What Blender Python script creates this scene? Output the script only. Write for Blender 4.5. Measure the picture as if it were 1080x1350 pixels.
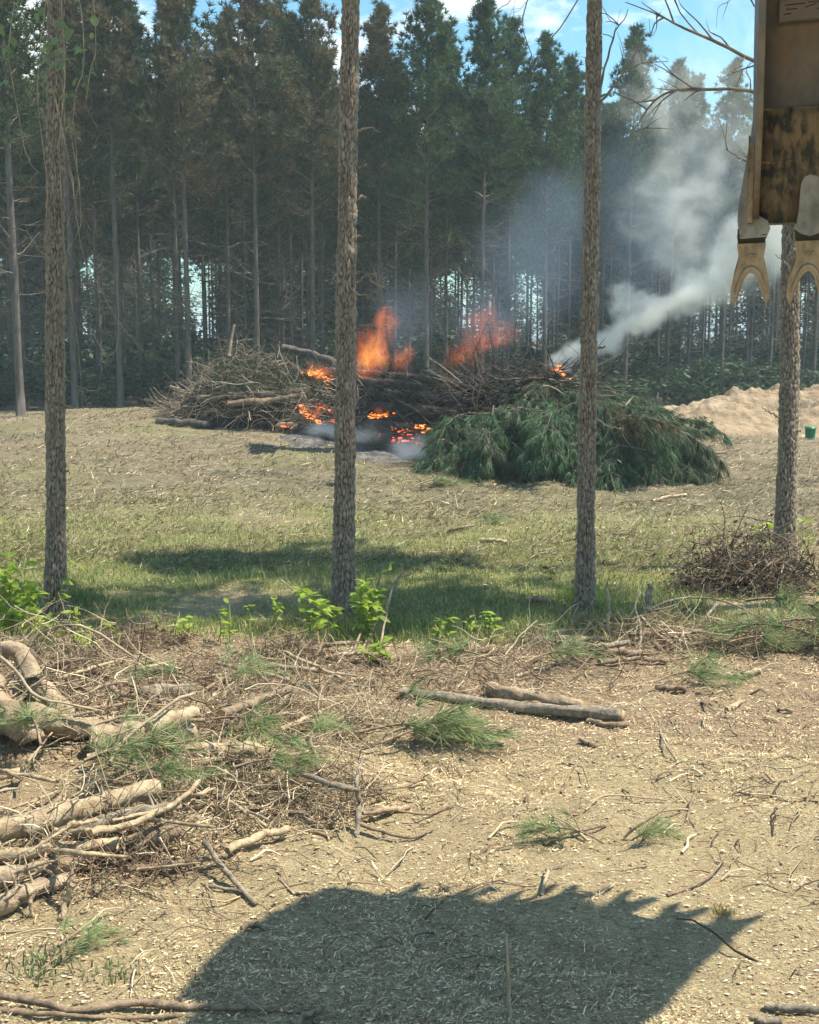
import bpy, math, random
import numpy as np
from mathutils import Vector, Matrix
from math import radians, pi, sin, cos

S = bpy.context.scene
for o in list(bpy.data.objects):
    bpy.data.objects.remove(o)
rng = np.random.default_rng(7)
random.seed(7)

# ------------------------------------------------------------------ camera
FPX, CX, CY, CAMH = 1600.0, 540.0, 675.0, 3.0
PITCH = math.atan(235.0 / FPX)
cam_d = bpy.data.cameras.new("camera")
cam_d.sensor_fit = 'HORIZONTAL'
cam_d.sensor_width = 36
cam_d.lens = 36 * FPX / 1080
cam_d.clip_start = 0.05
cam_d.clip_end = 6000
cam = bpy.data.objects.new("camera", cam_d)
cam.location = (0, 0, CAMH)
cam.rotation_euler = (pi / 2 - PITCH, 0, 0)
S.collection.objects.link(cam)
S.camera = cam

# ------------------------------------------------------------------ light
SUNV = Vector((0.51, 0.02, 1.0)).normalized()
sun_d = bpy.data.lights.new("sun", 'SUN')
sun_d.energy = 5.0
sun_d.angle = radians(0.6)
sun_d.color = (1.0, 0.92, 0.76)
sun = bpy.data.objects.new("sun", sun_d)
sun.rotation_euler = SUNV.to_track_quat('Z', 'Y').to_euler()
sun.location = (20, 0, 40)
S.collection.objects.link(sun)

W = bpy.data.worlds.new("World")
S.world = W
W.use_nodes = True
wn = W.node_tree
wn.nodes.clear()


def N(nt, typ, **kw):
    n = nt.nodes.new(typ)
    for k, v in kw.items():
        if k == 'inp':
            for a, b in v.items():
                n.inputs[a].default_value = b
        else:
            setattr(n, k, v)
    return n


def L(nt, a, b):
    nt.links.new(a, b)


sky = N(wn, 'ShaderNodeTexSky', sky_type='NISHITA', sun_disc=False,
        sun_elevation=math.asin(SUNV.z), sun_rotation=math.atan2(SUNV.x, SUNV.y),
        air_density=1.0, dust_density=0.6, ozone_density=1.6)
tc = N(wn, 'ShaderNodeTexCoord')
mp = N(wn, 'ShaderNodeMapping', inp={'Scale': (1.0, 1.0, 2.2), 'Location': (0.35, 0.1, 0.12)})
cn = N(wn, 'ShaderNodeTexNoise', inp={'Scale': 4.2, 'Detail': 8.0, 'Roughness': 0.58, 'Distortion': 0.25})
cr = N(wn, 'ShaderNodeMapRange', inp={'From Min': 0.56, 'From Max': 0.68})
mix = N(wn, 'ShaderNodeMix', data_type='RGBA')
tint = N(wn, 'ShaderNodeMix', data_type='RGBA', blend_type='MULTIPLY', inp={0: 1.0, 7: (0.74, 1.08, 1.06, 1)})
bg = N(wn, 'ShaderNodeBackground', inp={'Strength': 0.10})
wo = N(wn, 'ShaderNodeOutputWorld')
L(wn, tc.outputs['Generated'], mp.inputs['Vector'])
L(wn, mp.outputs[0], cn.inputs['Vector'])
L(wn, cn.outputs[0], cr.inputs['Value'])
L(wn, cr.outputs[0], mix.inputs[0])
L(wn, sky.outputs[0], tint.inputs[6])
L(wn, tint.outputs[2], mix.inputs[6])
mix.inputs[7].default_value = (9.2, 8.9, 8.2, 1)
L(wn, mix.outputs[2], bg.inputs['Color'])
L(wn, bg.outputs[0], wo.inputs['Surface'])

S.view_settings.view_transform = 'Standard'
S.view_settings.look = 'None'
S.view_settings.exposure = 1.02
S.view_settings.gamma = 1
S.view_settings.use_curve_mapping = False
S.cycles.use_denoising = True
S.cycles.max_bounces = 7
S.cycles.diffuse_bounces = 3
S.cycles.glossy_bounces = 2
S.cycles.transmission_bounces = 2
S.cycles.transparent_max_bounces = 6
S.cycles.volume_bounces = 3
S.cycles.volume_max_steps = 96
S.cycles.use_adaptive_sampling = True
S.cycles.adaptive_threshold = 0.03
S.cycles.sample_clamp_indirect = 6


# ------------------------------------------------------------------ noise
def _h(ix, iy, iz, seed):
    n = (ix.astype(np.int64) * 374761393 + iy.astype(np.int64) * 668265263 + iz.astype(np.int64) * 2147483647 + seed * 974634777) & 0xffffffff
    n = ((n ^ (n >> 13)) * 1274126177) & 0xffffffff
    n = (n ^ (n >> 16)) & 0xffffffff
    n = (n * 2246822519) & 0xffffffff
    n = n ^ (n >> 15)
    return (n & 0xffffff) / float(0xffffff)


def vnoise(x, y, z=None, seed=0):
    x = np.asarray(x, float)
    y = np.asarray(y, float)
    z = np.zeros_like(x) if z is None else np.asarray(z, float) + np.zeros_like(x)
    fx, fy, fz = np.floor(x), np.floor(y), np.floor(z)
    tx, ty, tz = x - fx, y - fy, z - fz
    tx, ty, tz = tx * tx * (3 - 2 * tx), ty * ty * (3 - 2 * ty), tz * tz * (3 - 2 * tz)
    ix, iy, iz = fx.astype(np.int64), fy.astype(np.int64), fz.astype(np.int64)
    r = 0
    for a in (0, 1):
        for b in (0, 1):
            for c in (0, 1):
                w = (tx if a else 1 - tx) * (ty if b else 1 - ty) * (tz if c else 1 - tz)
                r = r + w * _h(ix + a, iy + b, iz + c, seed)
    return r * 2 - 1


def fbm(x, y, z=None, o=4, seed=0):
    r, a, f = 0, 1.0, 1.0
    for k in range(o):
        r = r + a * vnoise(np.asarray(x) * f + 17.3 * k, np.asarray(y) * f + 9.1 * k, None if z is None else np.asarray(z) * f, seed + k)
        a *= 0.5
        f *= 2.03
    return r


def sst(e0, e1, x):
    t = np.clip((np.asarray(x, float) - e0) / (e1 - e0), 0, 1)
    return t * t * (3 - 2 * t)


# ------------------------------------------------------------------ terrain
def H0(x, y):
    x = np.asarray(x, float)
    y = np.asarray(y, float)
    h = 0.62 * np.exp(-(((x + 8) / 9.0) ** 2 + ((y - 36) / 10.0) ** 2))
    h = h + 0.10 * fbm(x * 0.16, y * 0.16, seed=3, o=3) * sst(8, 20, y)
    # debris heap bottom left
    h = h + 0.30 * np.exp(-(((x + 3.4) / 1.35) ** 2 + ((y - 8.6) / 1.25) ** 2))
    h = h + 0.16 * np.exp(-(((x + 0.9) / 1.6) ** 2 + ((y - 10.6) / 0.6) ** 2))
    return h


def H(x, y):
    x = np.asarray(x, float)
    y = np.asarray(y, float)
    near = 1 - sst(25, 60, y)
    h = H0(x, y)
    h = h + near * 0.045 * fbm(x * 1.1, y * 1.1, seed=11, o=4)
    h = h + near * 0.030 * fbm(x * 5.0 + 0.8 * y, y * 7.0, seed=21, o=3)
    h = h + sst(16, 22, y) * (1 - sst(42, 60, y)) * .06 * np.abs(fbm(x * .55 + y * .2, y * 1.5 - x * .35, seed=27, o=4))
    # ruts from tracks on the pale soil
    rut = np.sin((y * 1.0 + x * 0.35) * 5.2 + 2.0 * fbm(x * .5, y * .5, seed=5, o=2))
    h = h + 0.030 * rut * sst(5, 6, y) * (1 - sst(8.5, 10, y)) * sst(-2.5, 0, x)
    return h


HX0, HY0, HD = -24.0, 3.0, 0.06
_hx = np.arange(HX0, 30, HD)
_hy = np.arange(HY0, 62, HD)
HGRID = H(*np.meshgrid(_hx, _hy)).astype(np.float32)
HROWS = HGRID.tolist()
HNX, HNY = len(_hx), len(_hy)


def HS(x, y):
    """height at a single point (grid lookup)"""
    fx, fy = (x - HX0) / HD, (y - HY0) / HD
    i, j = int(fx), int(fy)
    if fx < 0 or fy < 0 or i >= HNX - 1 or j >= HNY - 1:
        return float(H(x, y))
    fx -= i
    fy -= j
    a, b = HROWS[j], HROWS[j + 1]
    return (a[i] * (1 - fx) + a[i + 1] * fx) * (1 - fy) + (b[i] * (1 - fx) + b[i + 1] * fx) * fy


def HV(X, Y):
    return np.array([HS(a, b) for a, b in zip(X, Y)])


FWD = np.array([0, cos(PITCH), -sin(PITCH)])
UPV = np.array([0, sin(PITCH), cos(PITCH)])


def ray(px, py):
    d = FWD + np.array([1, 0, 0]) * (px - CX) / FPX + UPV * (CY - py) / FPX
    return d


def P(px, py, Y):
    d = ray(px, py)
    t = Y / d[1]
    return np.array([0, 0, CAMH]) + d * t


def G(px, py, h=0.0):
    d = ray(px, py)
    t = 3.0
    if d[2] >= -0.004:
        t = 60.0
        p = np.array([0, 0, CAMH]) + d * t
        return p
    tp = t
    d = [float(v) for v in d]
    while t < 200:
        if CAMH + d[2] * t < HS(d[0] * t, d[1] * t) + h:
            lo, hi = tp, t
            for _ in range(14):
                m = (lo + hi) / 2
                if CAMH + d[2] * m < HS(d[0] * m, d[1] * m) + h:
                    hi = m
                else:
                    lo = m
            return np.array([0, 0, CAMH]) + np.array(d) * hi
        tp = t
        t += 0.12 + t * 0.01
    return np.array([0, 0, CAMH]) + np.array(d) * 60


# ------------------------------------------------------------------ mesh helpers
def mesh_np(name, V, faces, mats=(), midx=None, col=None, smooth=False):
    """faces: list of int arrays (n,k)"""
    me = bpy.data.meshes.new(name)
    V = np.asarray(V, np.float32)
    faces = [np.asarray(f, np.int32) for f in faces if len(f)]
    me.vertices.add(len(V))
    me.vertices.foreach_set("co", V.ravel())
    nl = sum(f.size for f in faces)
    nf = sum(len(f) for f in faces)
    me.loops.add(nl)
    me.loops.foreach_set("vertex_index", np.concatenate([f.ravel() for f in faces]))
    me.polygons.add(nf)
    st, tot, off = [], [], 0
    for f in faces:
        k = f.shape[1]
        st.append(np.arange(len(f)) * k + off)
        tot.append(np.full(len(f), k))
        off += f.size
    me.polygons.foreach_set("loop_start", np.concatenate(st).astype(np.int32))
    me.polygons.foreach_set("loop_total", np.concatenate(tot).astype(np.int32))
    for m in mats:
        me.materials.append(m)
    if midx is not None:
        me.polygons.foreach_set("material_index", np.asarray(midx, np.int32))
    if smooth:
        me.polygons.foreach_set("use_smooth", np.ones(nf, bool))
    if col is not None:
        a = me.color_attributes.new("Col", 'FLOAT_COLOR', 'POINT')
        c = np.ones((len(V), 4), np.float32)
        c[:, :3] = col
        a.data.foreach_set("color", c.ravel())
    me.update(calc_edges=True)
    me.validate()
    return me


def link(name, me, parent=None, loc=None):
    o = bpy.data.objects.new(name, me)
    S.collection.objects.link(o)
    if parent is not None:
        o.parent = parent
    if loc is not None:
        o.location = loc
    return o


def tag(o, label=None, cat=None, group=None, kind=None):
    if label:
        o['label'] = label
    if cat:
        o['category'] = cat
    if group:
        o['group'] = group
    if kind:
        o['kind'] = kind
    return o


def empty(name, loc=(0, 0, 0)):
    o = bpy.data.objects.new(name, None)
    o.location = [float(v) for v in loc]
    o.empty_display_size = 0.2
    S.collection.objects.link(o)
    return o


class TB:
    """collects tubes / raw faces into one mesh"""

    def __init__(s):
        s.V, s.T, s.Q, s.C, s.n = [], [], [], [], 0
        s.qm, s.tm = [], []

    def tube(s, pts, rad, k=5, cap=True, col=(1, 1, 1), m=0, mcap=None, jit=0.0, rmat=None):
        pts = np.asarray(pts, float)
        n = len(pts)
        rad = np.asarray(rad, float) * np.ones(n)
        t = np.gradient(pts, axis=0)
        t /= np.linalg.norm(t, axis=1)[:, None] + 1e-9
        ref = np.array([0, 0, 1.0]) if abs(t[:, 2]).mean() < 0.8 else np.array([0, 1.0, 0])
        u = np.cross(t, ref)
        u /= np.linalg.norm(u, axis=1)[:, None] + 1e-9
        v = np.cross(t, u)
        a = np.arange(k) * 2 * pi / k
        rr = rad[:, None] * (1 + (rng.normal(0, jit, (n, k)) if jit else 0))
        if rmat is not None:
            rr = rr * rmat
        P_ = pts[:, None, :] + u[:, None, :] * (np.cos(a)[None, :] * rr)[..., None] + v[:, None, :] * (np.sin(a)[None, :] * rr)[..., None]
        b = s.n
        s.V.append(P_.reshape(-1, 3))
        i = np.arange(n - 1)[:, None] * k
        j = np.arange(k)[None, :]
        j2 = (j + 1) % k
        q = np.stack([i + j, i + j2, i + k + j2, i + k + j], -1).reshape(-1, 4) + b
        s.Q.append(q)
        s.qm.append(np.full(len(q), m))
        s.n += n * k
        s.C.append(np.tile(np.asarray(col, float), (n * k, 1)))
        if cap:
            for e, idx in ((0, b), (n - 1, b + (n - 1) * k)):
                s.V.append(pts[e][None])
                c = s.n
                s.n += 1
                s.C.append(np.asarray(col, float)[None])
                jj = np.arange(k)
                tri = np.stack([np.full(k, c), idx + jj, idx + (jj + 1) % k], -1)
                s.T.append(tri)
                s.tm.append(np.full(k, m if mcap is None else mcap))

    def raw(s, V, T=None, Q=None, col=(1, 1, 1), m=0):
        V = np.asarray(V, float).reshape(-1, 3)
        b = s.n
        s.V.append(V)
        s.n += len(V)
        c = np.asarray(col, float)
        s.C.append(np.tile(c, (len(V), 1)) if c.ndim == 1 else c)
        if T is not None and len(T):
            s.T.append(np.asarray(T) + b)
            s.tm.append(np.full(len(T), m))
        if Q is not None and len(Q):
            s.Q.append(np.asarray(Q) + b)
            s.qm.append(np.full(len(Q), m))

    def mesh(s, name, mats, smooth=False, origin=None):
        V = np.concatenate(s.V)
        if origin is not None:
            V = V - np.asarray(origin)[None]
        fs, mi = [], []
        if s.T:
            fs.append(np.concatenate(s.T))
            mi.append(np.concatenate(s.tm))
        if s.Q:
            fs.append(np.concatenate(s.Q))
            mi.append(np.concatenate(s.qm))
        return mesh_np(name, V, fs, mats, np.concatenate(mi), np.concatenate(s.C), smooth)


def unit(v):
    v = np.asarray(v, float)
    return v / (np.linalg.norm(v, axis=-1, keepdims=True) + 1e-9)


def needles(C, D, n, length, width, spread=0.7, droop=0.0, r=rng, two=False):
    """C (m,3) tuft centres, D (m,3) directions -> thin triangles"""
    m = len(C)
    C = np.repeat(C, n, 0)
    D = np.repeat(unit(D), n, 0)
    d = unit(D + r.normal(0, spread, D.shape))
    ln = length * r.uniform(0.6, 1.1, (m * n, 1))
    tip = C + d * ln
    tip[:, 2] -= droop * ln[:, 0]
    s = unit(np.cross(d, r.normal(0, 1, d.shape))) * width * 0.5
    V = np.stack([C - s, C + s, tip], 1).reshape(-1, 3)
    T = np.arange(len(V)).reshape(-1, 3)
    return V, T


# ------------------------------------------------------------------ materials
def mat(name, col, rough=0.85, col2=None, scale=8.0, stretch=(1, 1, 1), bump=0.0, bscale=None, useattr=False,
        transl=0.0, spec=0.25, detail=5, lo=0.35, hi=0.65, metal=0.0, island=0.0, col3=None):
    m = bpy.data.materials.new(name)
    m.use_nodes = True
    nt = m.node_tree
    b = nt.nodes['Principled BSDF']
    b.inputs['Roughness'].default_value = rough
    b.inputs['Specular IOR Level'].default_value = spec
    b.inputs['Metallic'].default_value = metal
    tcn = N(nt, 'ShaderNodeTexCoord')
    mpn = N(nt, 'ShaderNodeMapping', inp={'Scale': stretch})
    L(nt, tcn.outputs['Object'], mpn.inputs[0])
    src = None
    if col2 is not None:
        nz = N(nt, 'ShaderNodeTexNoise', inp={'Scale': scale, 'Detail': detail, 'Roughness': 0.6})
        L(nt, mpn.outputs[0], nz.inputs['Vector'])
        mr = N(nt, 'ShaderNodeMapRange', inp={'From Min': lo, 'From Max': hi})
        L(nt, nz.outputs[0], mr.inputs['Value'])
        mx = N(nt, 'ShaderNodeMix', data_type='RGBA', inp={6: (*col, 1), 7: (*col2, 1)})
        L(nt, mr.outputs[0], mx.inputs[0])
        src = mx.outputs[2]
        if col3 is not None:
            nz3 = N(nt, 'ShaderNodeTexNoise', inp={'Scale': scale * 0.31, 'Detail': 6, 'Roughness': 0.65})
            L(nt, mpn.outputs[0], nz3.inputs['Vector'])
            mr3 = N(nt, 'ShaderNodeMapRange', inp={'From Min': 0.52, 'From Max': 0.62})
            L(nt, nz3.outputs[0], mr3.inputs['Value'])
            mx3 = N(nt, 'ShaderNodeMix', data_type='RGBA', inp={7: (*col3, 1)})
            L(nt, src, mx3.inputs[6])
            L(nt, mr3.outputs[0], mx3.inputs[0])
            src = mx3.outputs[2]
    if useattr:
        at = N(nt, 'ShaderNodeVertexColor', layer_name='Col')
        if src is None:
            src = at.outputs[0]
        else:
            mm = N(nt, 'ShaderNodeMix', data_type='RGBA', blend_type='MULTIPLY', inp={0: 1.0})
            L(nt, src, mm.inputs[6])
            L(nt, at.outputs[0], mm.inputs[7])
            src = mm.outputs[2]
    if src is None:
        rgb = N(nt, 'ShaderNodeRGB')
        rgb.outputs[0].default_value = (*col, 1)
        src = rgb.outputs[0]
    if island:
        ge = N(nt, 'ShaderNodeNewGeometry')
        mr2 = N(nt, 'ShaderNodeMapRange', inp={'To Min': 1 - island, 'To Max': 1 + island})
        L(nt, ge.outputs['Random Per Island'], mr2.inputs['Value'])
        hs = N(nt, 'ShaderNodeHueSaturation')
        L(nt, src, hs.inputs['Color'])
        L(nt, mr2.outputs[0], hs.inputs['Value'])
        src = hs.outputs[0]
    L(nt, src, b.inputs['Base Color'])
    if bump:
        nb = N(nt, 'ShaderNodeTexNoise', inp={'Scale': bscale or scale * 2, 'Detail': 6, 'Roughness': 0.7})
        L(nt, mpn.outputs[0], nb.inputs['Vector'])
        bp = N(nt, 'ShaderNodeBump', inp={'Strength': bump, 'Distance': 0.12 if name == 'mound_soil' else 0.02})
        L(nt, nb.outputs[0], bp.inputs['Height'])
        L(nt, bp.outputs[0], b.inputs['Normal'])
    if transl:
        tr = N(nt, 'ShaderNodeBsdfTranslucent')
        L(nt, src, tr.inputs['Color'])
        ms = N(nt, 'ShaderNodeMixShader', inp={0: transl})
        L(nt, b.outputs[0], ms.inputs[1])
        L(nt, tr.outputs[0], ms.inputs[2])
        L(nt, ms.outputs[0], nt.nodes['Material Output'].inputs['Surface'])
    return m


M = {}
M['needle'] = mat('pine_needles', (.04, .085, .045), .7, (.085, .125, .05), 1.3, island=.35, transl=.22)
M['needle_brown'] = mat('scorched_needles', (.17, .125, .07), .75, (.06, .095, .048), 0.7, island=.35, transl=.2)
M['needle_olive'] = mat('olive_needles', (.085, .115, .045), .75, (.04, .08, .045), 0.9, island=.35, transl=.2)
M['bark_far'] = mat('far_bark', (.135, .115, .10), .9, (.065, .055, .05), 9, (1, 1, .25), bump=.6)
M['bark'] = mat('pine_bark', (.9, .9, .9), .9, (.55, .55, .55), 30, (1, 1, .4), bump=.5, bscale=70, useattr=True)
M['twig_dead'] = mat('dead_twig', (.22, .18, .14), .9, (.11, .085, .065), 6)
M['vine'] = mat('dry_vine', (.38, .31, .22), .85, (.2, .15, .1), 5)
M['log_pale'] = mat('peeled_wood', (.56, .45, .29), .8, (.26, .18, .11), 14, (1, 1, 1), bump=.9, bscale=60, useattr=True)
M['log_brown'] = mat('brown_bark', (.34, .25, .165), .9, (.14, .10, .07), 22, bump=.8, bscale=50, useattr=True)
M['log_grey'] = mat('grey_bark', (.34, .285, .21), .9, (.13, .11, .085), 24, bump=.8, bscale=50, useattr=True)
M['wood_cut'] = mat('cut_wood', (.52, .33, .16), .8, (.36, .20, .09), 30)
M['char'] = mat('charred_bark', (.022, .02, .02), .85, (.075, .065, .058), 5, bump=.6, bscale=20)
M['root_brown'] = mat('root_soil', (.47, .37, .25), .95, (.24, .17, .115), 9, bump=1.0, bscale=40, useattr=True)
M['brush'] = mat('brush_twigs', (1, 1, 1), .9, (.6, .6, .6), 3, useattr=True, island=.35)
M['bough'] = mat('cut_bough_needles', (.045, .095, .045), .65, (.08, .145, .07), .9, island=.4, transl=.2)
M['bough_brown'] = mat('browned_bough_needles', (.13, .095, .05), .7, (.075, .09, .045), 1.2, island=.4, transl=.2)
M['bough2'] = mat('faded_bough_needles', (.065, .10, .06), .65, (.10, .125, .07), .9, island=.4, transl=.2)
M['sprig'] = mat('green_sprig_needles', (.14, .205, .085), .6, (.25, .30, .13), 3, island=.35, transl=.3)
M['leaf'] = mat('bright_leaf', (.36, .45, .06), .5, (.20, .32, .05), 4, island=.35, transl=.55)
M['leaf_dark'] = mat('shrub_leaf', (.05, .085, .04), .6, (.03, .055, .028), 1.2, island=.45, transl=.25)
M['leaf_vine'] = mat('vine_leaf', (.12, .20, .10), .55, (.20, .26, .12), 6, island=.35, transl=.4)
M['leaf_dry'] = mat('dry_leaf', (.19, .12, .07), .8, (.10, .065, .04), 6, island=.4, transl=.2)
M['grassm'] = mat('grass_blades', (1, 1, 1), .7, (.7, .7, .7), 1.0, useattr=True, island=.3, transl=.35)
M['litter'] = mat('straw_litter', (1, 1, 1), .85, None, useattr=True, island=.25, transl=.1)
M['clod'] = mat('soil_clods', (.42, .33, .21), .95, (.25, .18, .12), 12, bump=.6)
M['mound'] = mat('mound_soil', (.36, .27, .175), .95, (.21, .155, .10), 1.6, bump=1.0, bscale=5, col3=(.42, .34, .24))
M['ash'] = mat('ash', (.045, .042, .04), .95, (.15, .145, .14), 3, bump=.4)
M['green_plastic'] = mat('green_plastic', (.02, .16, .08), .4)
M['steel_dark'] = mat('worn_steel', (.14, .13, .125), .5, (.23, .20, .18), 7, (1, 1, .5), bump=.15, bscale=30, metal=.3, col3=(.12, .085, .06), spec=.4)
M['steel_rust'] = mat('rusty_steel', (.29, .19, .095), .7, (.06, .052, .038), 15, (1.6, 1.6, .7), bump=.4, bscale=35, metal=.15, col3=(.16, .10, .055), lo=.42, hi=.58, detail=8)
M['steel_lip'] = mat('worn_lip_steel', (.32, .275, .215), .48, (.14, .115, .085), 11, (1, 1, .6), bump=.25, bscale=50, metal=.35, spec=.5)
M['tooth'] = mat('tooth_steel', (.42, .385, .325), .32, (.17, .145, .115), 12, (1, 1, .5), bump=.25, bscale=60, metal=.55, spec=.6, detail=8)
M['rubber'] = mat('retainer', (.045, .035, .025), .8)
M['yellow'] = mat('machine_paint', (.42, .28, .05), .5, (.30, .20, .05), 5)


def emat(name, c, s):
    m = bpy.data.materials.new(name)
    m.use_nodes = True
    nt = m.node_tree
    nt.nodes.clear()
    e = N(nt, 'ShaderNodeEmission', inp={'Strength': s})
    o = N(nt, 'ShaderNodeOutputMaterial')
    tcn = N(nt, 'ShaderNodeTexCoord')
    nz = N(nt, 'ShaderNodeTexNoise', inp={'Scale': 9.0, 'Detail': 4})
    L(nt, tcn.outputs['Object'], nz.inputs['Vector'])
    r = N(nt, 'ShaderNodeValToRGB')
    r.color_ramp.elements[0].position = .38
    r.color_ramp.elements[0].color = (c[0] * .35, c[1] * .12, 0.0, 1)
    r.color_ramp.elements[1].position = .6
    r.color_ramp.elements[1].color = (*c, 1)
    L(nt, nz.outputs[0], r.inputs[0])
    L(nt, r.outputs[0], e.inputs['Color'])
    L(nt, e.outputs[0], o.inputs['Surface'])
    return m


M['ember'] = emat('ember_glow', (1.0, .16, .06), 1.2)
M['fire'] = emat('fire_glow', (1.0, .28, .05), 1.9)


def grass_mask(x, y):
    x = np.asarray(x, float)
    y = np.asarray(y, float)
    n = fbm(x * .45, y * .45, seed=31, o=4)
    n2 = fbm(x * 1.7, y * 1.4, seed=35, o=3)
    g = sst(10.9, 12.6, y + .5 * n) * (1 - sst(17.5, 24.0, y + 1.5 * n))
    g = g * (1 - .8 * sst(2.6, 6.5, x + .8 * n + (y - 14) * -.05))
    g = g * sst(-.75, .15, n * .6 + n2 * .3 + .12)
    far = .38 * sst(.0, .7, n + .1) * sst(20, 24, y) * (1 - sst(38, 46, y)) * (1 - sst(0, 9, x))
    return np.clip(np.maximum(g, far), 0, 1)


# ------------------------------------------------------------------ ground sheet
def build_ground():
    ys = np.concatenate([np.linspace(-80, 3.0, 26)[:-1], 3.0 * np.exp(np.linspace(0, math.log(125 / 3.0), 560)), np.geomspace(132, 4000, 18)])
    t = np.linspace(-1, 1, 420)
    xs = 7.5 * np.sinh(t * 3.3) / np.sinh(3.3) * 9 + 0
    xs = np.concatenate([-np.geomspace(3500, 76, 10), xs, np.geomspace(76, 3500, 10)])
    X, Y = np.meshgrid(xs, ys)
    Z = H(X, Y)
    flat = sst(110, 200, np.hypot(X, Y))
    Z = Z * (1 - flat)
    ny, nx = X.shape
    V = np.stack([X, Y, Z], -1).reshape(-1, 3)
    i = np.arange(ny - 1)[:, None] * nx
    j = np.arange(nx - 1)[None]
    Q = np.stack([i + j, i + j + 1, i + nx + j + 1, i + nx + j], -1).reshape(-1, 4)
    x, y = V[:, 0], V[:, 1]
    g = grass_mask(x, y)
    n = fbm(x * .6, y * .6, seed=41, o=4)
    # brown litter belt between the pale soil and the grass
    lit = sst(7.6, 9.6, y + .8 * n + (x > 0) * .6) * (1 - sst(11.6, 13.5, y + .5 * n))
    lit = np.maximum(lit, np.exp(-(((x + 3.6) / 2.0) ** 2 + ((y - 8.4) / 2.2) ** 2)) * 1.1)
    lit = np.maximum(lit, .35 * sst(19, 26, y) * (1 - sst(.0, .8, n)))
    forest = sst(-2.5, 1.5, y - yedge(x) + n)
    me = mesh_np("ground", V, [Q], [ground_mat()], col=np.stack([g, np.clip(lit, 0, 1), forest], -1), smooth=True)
    o = link("ground", me)
    tag(o, kind='structure')
    return o


def yedge(x):
    x = np.asarray(x, float)
    return 43.0 + np.maximum(0, x - 1) * .62


def ground_mat():
    m = bpy.data.materials.new('ground_soil')
    m.use_nodes = True
    nt = m.node_tree
    b = nt.nodes['Principled BSDF']
    b.inputs['Roughness'].default_value = .95
    b.inputs['Specular IOR Level'].default_value = .15
    tcn = N(nt, 'ShaderNodeTexCoord')

    def noise(scale, detail=6, rough=.6, st=(1, 1, 1), rot=0.0):
        mpn = N(nt, 'ShaderNodeMapping', inp={'Scale': st, 'Rotation': (0, 0, rot)})
        L(nt, tcn.outputs['Object'], mpn.inputs[0])
        n = N(nt, 'ShaderNodeTexNoise', inp={'Scale': scale, 'Detail': detail, 'Roughness': rough})
        L(nt, mpn.outputs[0], n.inputs['Vector'])
        return n.outputs[0]

    def rng_(s, a, b_):
        r = N(nt, 'ShaderNodeMapRange', inp={'From Min': a, 'From Max': b_})
        L(nt, s, r.inputs['Value'])
        return r.outputs[0]

    def mixc(f, a, c, bt='MIX'):
        mx = N(nt, 'ShaderNodeMix', data_type='RGBA', blend_type=bt)
        if isinstance(f, float):
            mx.inputs[0].default_value = f
        else:
            L(nt, f, mx.inputs[0])
        for k, v in ((6, a), (7, c)):
            if isinstance(v, tuple):
                mx.inputs[k].default_value = (*v, 1)
            else:
                L(nt, v, mx.inputs[k])
        return mx.outputs[2]

    at = N(nt, 'ShaderNodeVertexColor', layer_name='Col')
    sep = N(nt, 'ShaderNodeSeparateColor')
    L(nt, at.outputs[0], sep.inputs[0])
    soil = mixc(rng_(noise(2.2, 8, .7), .35, .65), (.68, .55, .31), (.52, .41, .225))
    straw = mixc(rng_(noise(26, 4, .7, (1, 2.8, 1), .5), .42, .6), soil, (.30, .22, .13))
    straw = mixc(rng_(noise(55, 3, .7, (2.6, 1, 1), .3), .5, .66), straw, (.58, .50, .33))
    straw = mixc(rng_(noise(95, 3, .75, (1, 1.6, 1), .4), .52, .68), straw, (.24, .17, .10))
    straw = mixc(rng_(noise(3.4, 7, .8, (.7, 1.8, 1), -.2), .53, .64), straw, (.40, .305, .18))
    litc = mixc(rng_(noise(9, 6, .75, (1, 1.8, 1), .2), .35, .65), (.30, .21, .135), (.47, .36, .235))
    litc = mixc(rng_(noise(45, 3, .75), .5, .68), litc, (.10, .065, .04))
    farc = mixc(rng_(noise(1.0, 8, .72, (.5, 2.0, 1), -.3), .40, .58), (.235, .21, .145), (.105, .10, .065))
    farc = mixc(rng_(noise(6, 6, .8, (.6, 1.9, 1), -.2), .5, .66), farc, (.12, .095, .06))
    farc = mixc(rng_(noise(5, 5, .8, (.6, 1.9, 1), .35), .55, .68), farc, (.40, .335, .22))
    gr = mixc(rng_(noise(1.6, 8, .75, (.7, 1.6, 1)), .35, .65), (.14, .165, .055), (.26, .245, .10))
    gr = mixc(rng_(noise(18, 4, .7), .45, .7), gr, (.38, .33, .18))
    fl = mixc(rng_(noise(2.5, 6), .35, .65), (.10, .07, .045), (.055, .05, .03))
    # far field colouring starts past the near soil
    pos = N(nt, 'ShaderNodeSeparateXYZ')
    L(nt, tcn.outputs['Object'], pos.inputs[0])
    c = mixc(rng_(pos.outputs['Y'], 14.0, 22.0), straw, farc)
    c = mixc(sep.outputs[1], c, litc)
    c = mixc(sep.outputs[0], c, gr)
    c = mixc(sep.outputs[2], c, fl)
    L(nt, c, b.inputs['Base Color'])
    ma = N(nt, 'ShaderNodeMath', operation='ADD')
    L(nt, noise(11, 8, .75), ma.inputs[0])
    L(nt, noise(60, 4, .7, (1, 2.2, 1), .5), ma.inputs[1])
    bp = N(nt, 'ShaderNodeBump', inp={'Strength': .9, 'Distance': .045})
    L(nt, ma.outputs[0], bp.inputs['Height'])
    L(nt, bp.outputs[0], b.inputs['Normal'])
    return m


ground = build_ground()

# ------------------------------------------------------------------ pine trees


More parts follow.
